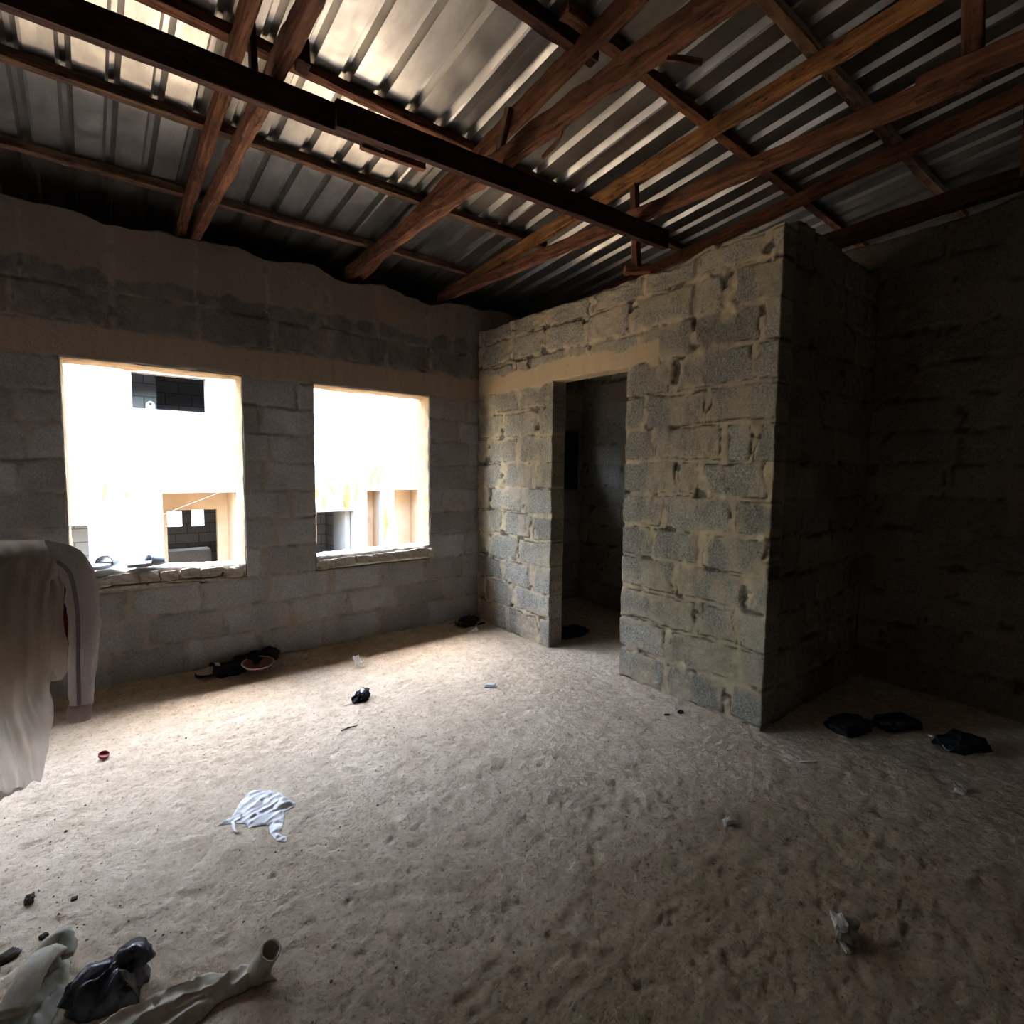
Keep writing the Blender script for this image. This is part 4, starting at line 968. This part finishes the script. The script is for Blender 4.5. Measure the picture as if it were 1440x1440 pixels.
litter('dirt_clod', 'lump2', (0.06, 0.035, 0.026), M['clod'], 'bigger dark clod above the olive clothes', 'clod', 52, 0.4)
o = rock('dirt_clod', (0.018, 0.014, 0.010), 53, M['clod'], None, (DATA['dot'][0], DATA['dot'][1], fz1(*DATA['dot']) + 0.004), 0, 3, 0.3, 0.4); tag(o, 'little dark clod right of the lone clod', 'clod')
o = rock('dirt_clod', (0.022, 0.018, 0.014), 54, M['clod'], None, (DATA['dot2'][0], DATA['dot2'][1], fz1(*DATA['dot2']) + 0.005), 0.5, 3, 0.3, 0.4); tag(o, 'little dark clod just above the olive clothes', 'clod')
x, y, z = at('stone')
bs = empty('broken_stone', (x, y, z)); tag(bs, 'pale broken block lump on the dark foreground floor', 'stone')
rock('lump', (0.085, 0.075, 0.06), 61, M['stone'], bs, (x, y, z + 0.022), 0.5, 4, 0.35, 0.5)
rock('white_crust', (0.062, 0.04, 0.03), 62, M['paper'], bs, (x - 0.022, y + 0.014, z + 0.050), 0.6, 4, 0.4, 0.4)
litter('stone_chip', 'stonebit', (0.04, 0.014, 0.010), M['mortar'], 'pale stone chip beside the broken block lump', 'stone', 63, 0.9, 0.3, 0.6, 3)
litter('paper_wad', 'shell', (0.05, 0.032, 0.026), M['paper'], 'bright white paper wad on the floor in front of the closet corner', 'paper', 64, -0.4, 0.5)
litter('paper_wad', 'r2', (0.055, 0.045, 0.038), M['paperdull'], 'greyish paper wad on the dim floor near the right side', 'paper', 65, 0.2, 0.5)
litter('paper_wad', 'r3', (0.045, 0.02, 0.012), M['paperdull'], 'flat paper wad on the dim floor between the other two wads', 'paper', 66, 0.1, 0.4)
x, y, z = at('stk')
o = tube('white_stick', [(x - 0.04, y + 0.025, z + 0.006), (x, y, z + 0.008), (x + 0.04, y - 0.028, z + 0.006)], [0.007, 0.004, 0.004], M['paper'], None, 8, 3, 0.25); tag(o, 'short white stick on the floor before the closet wall', 'stick')
litter('black_scrap', 'blk', (0.035, 0.03, 0.016), M['dark'], 'black scrap by the closet corner, larger of two', 'scrap', 71)
litter('black_scrap', 'blk2', (0.035, 0.014, 0.008), M['dark'], 'thin black scrap left of the larger black scrap', 'scrap', 72, -0.5)
litter('black_bag', 'bagA', (0.26, 0.17, 0.07), M['dark'], 'black bag slumped in shadow closest to the closet wall', 'bag', 81, -0.35, 0.3)
litter('black_bag', 'bagB', (0.26, 0.15, 0.065), M['dark'], 'rounded black bag in shadow, middle of three dark lumps', 'bag', 82, -0.45, 0.22)
x, y, z = at('bagC')
bc = empty('dark_bundle', (x, y, z)); tag(bc, 'dark bundle with pale edges in the shadow by the right wall', 'bundle')
rock('bundle_cloth', (0.24, 0.16, 0.07), 83, M['dark'], bc, (x, y, z + 0.03), -0.5, 5, 0.4, 0.35)
tube('pale_edge', [(x - 0.13, y + 0.06, z + 0.035), (x - 0.125, y + 0.03, z + 0.012), (x - 0.085, y - 0.01, z + 0.010)], [0.004, 0.007, 0.004], M['paperdull'], bc, 8, 4, 0.2)
tube('pale_edge', [(x + 0.0, y - 0.10, z + 0.008), (x + 0.05, y - 0.125, z + 0.010)], [0.005, 0.004], M['paperdull'], bc, 8, 4, 0.2)
litter('dark_sack', 'doorbag', (0.30, 0.17, 0.09), M['dark'], 'black sack on the floor just inside the doorway', 'bag', 84, -0.1, 0.3)
# garment on the inner side wall of the closet
hg = empty('hanging_garment', (1.24, -0.07, 2.0)); tag(hg, 'black garment hanging on the wall inside the doorway', 'clothes')
panel('garment_body', 1.10, 1.39, 2.00, 1.34, -0.05, M['dark'], hg, 4)

# ------------------------------------------------------------------ outside
GZ = -1.0; FY = 6.0
def mat_brick():
    m, nt, b, out = new_mat('room_blockwork'); k = NB(nt); co = k.coord()
    sx = k.n('ShaderNodeSeparateXYZ'); k.l(co, sx.inputs[0])
    cx = k.n('ShaderNodeCombineXYZ'); k.l(k.math('ADD', sx.outputs[0], sx.outputs[1]), cx.inputs[0]); k.l(sx.outputs[2], cx.inputs[1])
    t = k.n('ShaderNodeTexBrick'); t.inputs['Scale'].default_value = 1.0
    t.inputs['Color1'].default_value = (0.20, 0.20, 0.205, 1); t.inputs['Color2'].default_value = (0.26, 0.255, 0.255, 1); t.inputs['Mortar'].default_value = (0.10, 0.10, 0.105, 1)
    t.inputs['Brick Width'].default_value = 0.47; t.inputs['Row Height'].default_value = 0.235; t.inputs['Mortar Size'].default_value = 0.010
    k.l(cx.outputs[0], t.inputs['Vector']); k.l(t.outputs['Color'], b.inputs['Base Color']); b.inputs['Roughness'].default_value = 0.95
    return m
M['brick'] = mat_brick()
me = mesh_np('ground', [(-25, -14, GZ), (25, -14, GZ), (25, 30, GZ), (-25, 30, GZ)], faces=[(0, 1, 2, 3)], mats=[M['sand']])
gr = struct(add('ground', me), 'sunlit sandy ground outside the windows', 'ground')

vv = []  # added dark strip: house shade painted on the ground, keeps near roof bays dim
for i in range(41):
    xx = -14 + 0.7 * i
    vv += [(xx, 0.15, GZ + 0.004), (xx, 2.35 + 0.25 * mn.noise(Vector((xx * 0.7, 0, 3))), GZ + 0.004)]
struct(add('shade_strip', mesh_np('shade_strip', vv, faces=[(2 * i, 2 * i + 2, 2 * i + 3, 2 * i + 1) for i in range(40)], mats=[M['ground_shade']])), 'unseen dark strip along the window wall outside, added as painted ground shade', 'shade_strip')
def flat_wall(name, axis, pos, a0, a1, z0, z1, holes, th, mat, parent, nsign, mat_rev=None):
    """solid straight wall with square holes, axis 'x' runs along x at y=pos, 'y' runs along y at x=pos; thickness goes towards +nsign"""
    cu = sorted(set([a0, a1] + [h for H in holes for h in H[:2]])); cz = sorted(set([z0, z1] + [h for H in holes for h in H[2:]]))
    V = []; F = []; mi = []
    def pt(u, d, z): return (u, pos + d, z) if axis == 'x' else (pos + d, u, z)
    def quad(ps, m_=0):
        k = len(V); V.extend(ps); F.append((k, k + 1, k + 2, k + 3)); mi.append(m_)
    solid_ = lambda i, j: 0 <= i < len(cu) - 1 and 0 <= j < len(cz) - 1 and not any(H[0] < 0.5 * (cu[i] + cu[i + 1]) < H[1] and H[2] < 0.5 * (cz[j] + cz[j + 1]) < H[3] for H in holes)
    D_ = th * nsign
    for i in range(len(cu) - 1):
        for j in range(len(cz) - 1):
            if not solid_(i, j): continue
            A, B, C_, E_ = cu[i], cu[i + 1], cz[j], cz[j + 1]
            quad([pt(A, 0, C_), pt(B, 0, C_), pt(B, 0, E_), pt(A, 0, E_)]); quad([pt(A, D_, C_), pt(A, D_, E_), pt(B, D_, E_), pt(B, D_, C_)])
            if not solid_(i - 1, j): quad([pt(A, 0, C_), pt(A, 0, E_), pt(A, D_, E_), pt(A, D_, C_)], 1)
            if not solid_(i + 1, j): quad([pt(B, 0, C_), pt(B, D_, C_), pt(B, D_, E_), pt(B, 0, E_)], 1)
            if not solid_(i, j - 1): quad([pt(A, 0, C_), pt(A, D_, C_), pt(B, D_, C_), pt(B, 0, C_)], 1)
            if not solid_(i, j + 1): quad([pt(A, 0, E_), pt(B, 0, E_), pt(B, D_, E_), pt(A, D_, E_)], 1)
    return add(name, mesh_np(name, V, faces=F, mats=[mat, mat_rev or mat], midx=mi, smooth=False), parent)
hs = empty('house', (0, FY, GZ)); tag(hs, 'sunlit white plastered house across from the windows', 'house')
O1 = (-2.138, -1.02, -0.9, 1.115); OU = (-2.49, -1.453, 2.475, 3.045); OL = (-4.3, -3.115, -0.9, 0.637); OA = (0.15, 1.13, -0.6, 0.705); OB = (1.407, 1.725, -0.9, 1.11); OC = (2.013, 2.70, -0.9, 1.118)
flat_wall('facade', 'x', FY, -11, 9, GZ, 5.8, [O1, OU, OL, OA, OB, OC], 0.2, M['facade'], hs, 1)
def niche(name, H, depth, back_holes=(), left=0.0):
    a, b, c_, d_ = H
    Y0 = FY + 0.2; Y1 = FY + depth
    flat_wall(name, 'x', Y1, a - 0.15 - left, b + 0.15, c_ - 0.1, d_ + 0.1, list(back_holes), 0.12, M['niche'], hs, 1)
    flat_wall('recess_side', 'y', b + 0.001, Y0, Y1, c_ - 0.1, d_ + 0.1, [], 0.1, M['niche'], hs, 1)
    flat_wall('recess_side', 'y', a - 0.001 - left, Y0, Y1, c_ - 0.1, d_ + 0.1, [], 0.1, M['niche'], hs, -1)
    flat_wall('recess_top', 'x', Y0, a - 0.1 - left, b + 0.1, d_ + 0.0005, d_ + 0.1, [], Y1 - Y0, M['niche'], hs, 1)
niche('loggia_back', O1, 0.9, [(-2.0, -1.195, -0.9, 0.763)])
niche('recess_back', OB, 0.45); niche('recess_back', OC, 0.6)
def room(H, y0, y1, xa, xb, z0, z1, back_holes=(), mat=None, name='room_wall'):
    mm = mat or M['brick']
    flat_wall(name, 'x', y1, xa, xb, z0, z1, list(back_holes), 0.15, mm, hs, 1)
    flat_wall(name, 'y', xa, y0, y1, z0, z1, [], 0.1, mm, hs, -1)
    flat_wall(name, 'y', xb, y0, y1, z0, z1, [], 0.1, mm, hs, 1)
    flat_wall('room_ceiling', 'x', y0, xa, xb, z1, z1 + 0.1, [], y1 - y0, mm, hs, 1)
    flat_wall('room_floor', 'x', y0, xa, xb, z0 - 0.1, z0, [], y1 - y0, M['niche'], hs, 1)
room(OU, FY + 0.2, FY + 2.6, -3.6, -0.6, 1.6, 3.6)
flat_wall('inner_pier', 'x', FY + 1.4, -3.5, -2.04, 1.6, 3.6, [], 0.2, M['brick'], hs, 1)
room(O1, FY + 1.02, FY + 4.0, -2.6, -0.2, GZ, 1.5, [(-1.69, -1.40, 0.175, 0.53), (-1.205, -0.95, 0.165, 0.545)])
flat_wall('rubble_ledge', 'x', FY + 3.2, -2.55, -0.95, GZ, -0.30, [], 0.5, M['paperdull'], hs, 1)
room(OL, FY + 0.2, FY + 1.3, -5.0, -2.75, GZ, 1.4)
room(OA, FY + 0.2, FY + 2.2, -0.15, 1.30, GZ, 1.4)
flat_wall('inner_wall', 'y', 1.02, FY + 0.2, FY + 0.9, GZ, 1.3, [], 0.1, M['facade'], hs, 1)
# orange run-off streaks on the plaster
def streak(xc, z0, z1, wd, lean, seed):
    V = []; F = []; n = 14
    for i in range(n + 1):
        t = i / n; ww = wd * math.sin(math.pi * min(1, max(0.02, t))) ** 0.6 * (0.7 + 0.9 * abs(mn.noise(Vector((t * 5, seed, 0)))))
        xx = xc + lean * t + 0.04 * mn.noise(Vector((t * 3, seed, 2)))
        z = z0 + (z1 - z0) * t
        V += [(xx - ww / 2, FY - 0.002 - 0.0012 * seed, z), (xx + ww / 2, FY - 0.002 - 0.0012 * seed, z)]
    for i in range(n): F.append((2 * i, 2 * i + 1, 2 * i + 3, 2 * i + 2))
    add('orange_stain', mesh_np('orange_stain', V, faces=F, mats=[M['stain']]), hs)
for a in [(0.75, 1.02, 1.35, 0.05, -0.22, 1), (0.95, 0.74, 1.25, 0.16, 0.05, 2), (0.35, 0.95, 1.2, 0.16, 0.0, 3), (0.5, 0.76, 1.0, 0.07, 0.02, 4), (1.15, 0.8, 1.35, 0.05, 0.05, 5),
          (1.45, 1.14, 1.62, 0.07, 0.16, 6), (1.62, 1.14, 1.6, 0.06, 0.1, 7), (1.80, 0.0, 0.75, 0.09, 0.02, 8), (-2.9, 1.0, 1.3, 0.05, 0.02, 9), (-2.62, 1.05, 1.2, 0.04, 0.0, 10), (0.1, 0.9, 1.3, 0.12, 0.05, 11), (1.0, 0.74, 1.0, 0.12, -0.05, 12)]:
    streak(*a)
t_ = empty('white_marker', (-2.247, FY + 0.06, 2.475)); tag(t_, 'small white peaked marker with dark dot on the upper window ledge opposite', 'marker')
me = mesh_np('marker_body', [(-0.06, -0.02, 0), (0.06, -0.02, 0), (0.06, -0.02, 0.09), (0, -0.02, 0.135), (-0.06, -0.02, 0.09), (-0.06, 0.02, 0), (0.06, 0.02, 0), (0.06, 0.02, 0.09), (0, 0.02, 0.135), (-0.06, 0.02, 0.09)],
    faces=[(0, 1, 2, 3, 4), (9, 8, 7, 6, 5), (0, 5, 6, 1), (1, 6, 7, 2), (2, 7, 8, 3), (3, 8, 9, 4), (4, 9, 5, 0)], mats=[M['facade']], smooth=False)
add('marker_body', me, t_, Matrix.Translation(Vector((-2.247, FY + 0.06, 2.476))))
lathe('dark_dot', [(0.0, 0), (0.022, 0), (0.022, 0.004), (0.0, 0.004)], M['dark'], t_, (-2.247, FY + 0.040, 2.476 + 0.085), 16, Matrix.Rotation(math.pi / 2, 4, 'X'))
wr_ = DATA['wire']
o = tube('hanging_wire', [(x * 0.985 - 0.03, FY - 0.15, z) for x, z in wr_], [0.004] * 4, M['steel'], None, 6, 1, 0.0)
tag(o, 'thin sagging wire strung across the white house front', 'wire')
for e_, x_ in (('a', 0), ('b', -1)):
    pass

# ------------------------------------------------------------------ light, sky, camera
wd = bpy.data.worlds.new('sky'); S.world = wd; wd.use_nodes = True
nt = wd.node_tree; nt.nodes.clear()
bgn = nt.nodes.new('ShaderNodeBackground'); ow = nt.nodes.new('ShaderNodeOutputWorld'); sk = nt.nodes.new('ShaderNodeTexSky')
sk.sky_type = 'NISHITA'; sk.sun_disc = False; sk.sun_elevation = math.asin(Vector(SUNDIR).normalized().z); sk.sun_rotation = math.atan2(SUNDIR[0], SUNDIR[1])
sk.air_density = 1.2; sk.dust_density = 1.6
bgn.inputs[1].default_value = SKY
hs_ = nt.nodes.new('ShaderNodeHueSaturation'); hs_.inputs['Saturation'].default_value = 0.8
nt.links.new(sk.outputs[0], hs_.inputs['Color']); nt.links.new(hs_.outputs[0], bgn.inputs[0]); nt.links.new(bgn.outputs[0], ow.inputs[0])
ld = bpy.data.lights.new('sun', 'SUN'); ld.energy = SUN; ld.angle = math.radians(0.6); ld.color = (1.0, 0.94, 0.84)
lo = bpy.data.objects.new('sun', ld); COL.objects.link(lo)
sd = Vector(SUNDIR).normalized()
lo.rotation_euler = sd.to_track_quat('Z', 'Y').to_euler(); lo.location = (0, -8, 12)

Cc, Rr, Uu, Ff, fpx = DATA['cam']
cd = bpy.data.cameras.new('camera'); co = bpy.data.objects.new('camera', cd); COL.objects.link(co)
co.matrix_world = Matrix(((Rr[0], Uu[0], -Ff[0], Cc[0]), (Rr[1], Uu[1], -Ff[1], Cc[1]), (Rr[2], Uu[2], -Ff[2], Cc[2]), (0, 0, 0, 1)))
cd.sensor_width = 36.0; cd.sensor_height = 36.0; cd.lens = fpx / 1440 * 36.0; cd.clip_start = 0.02; cd.clip_end = 200
S.camera = co
S.view_settings.view_transform = 'Standard'
try: S.view_settings.look = 'None'
except Exception: pass
S.view_settings.gamma = 1.0; S.view_settings.exposure = EXPO
try: S.view_settings.use_curve_mapping = False
except Exception: pass
S.cycles.use_denoising = True
S.cycles.max_bounces = 12; S.cycles.diffuse_bounces = 8; S.cycles.glossy_bounces = 4; S.cycles.transparent_max_bounces = 12
S.cycles.sample_clamp_indirect = 12.0
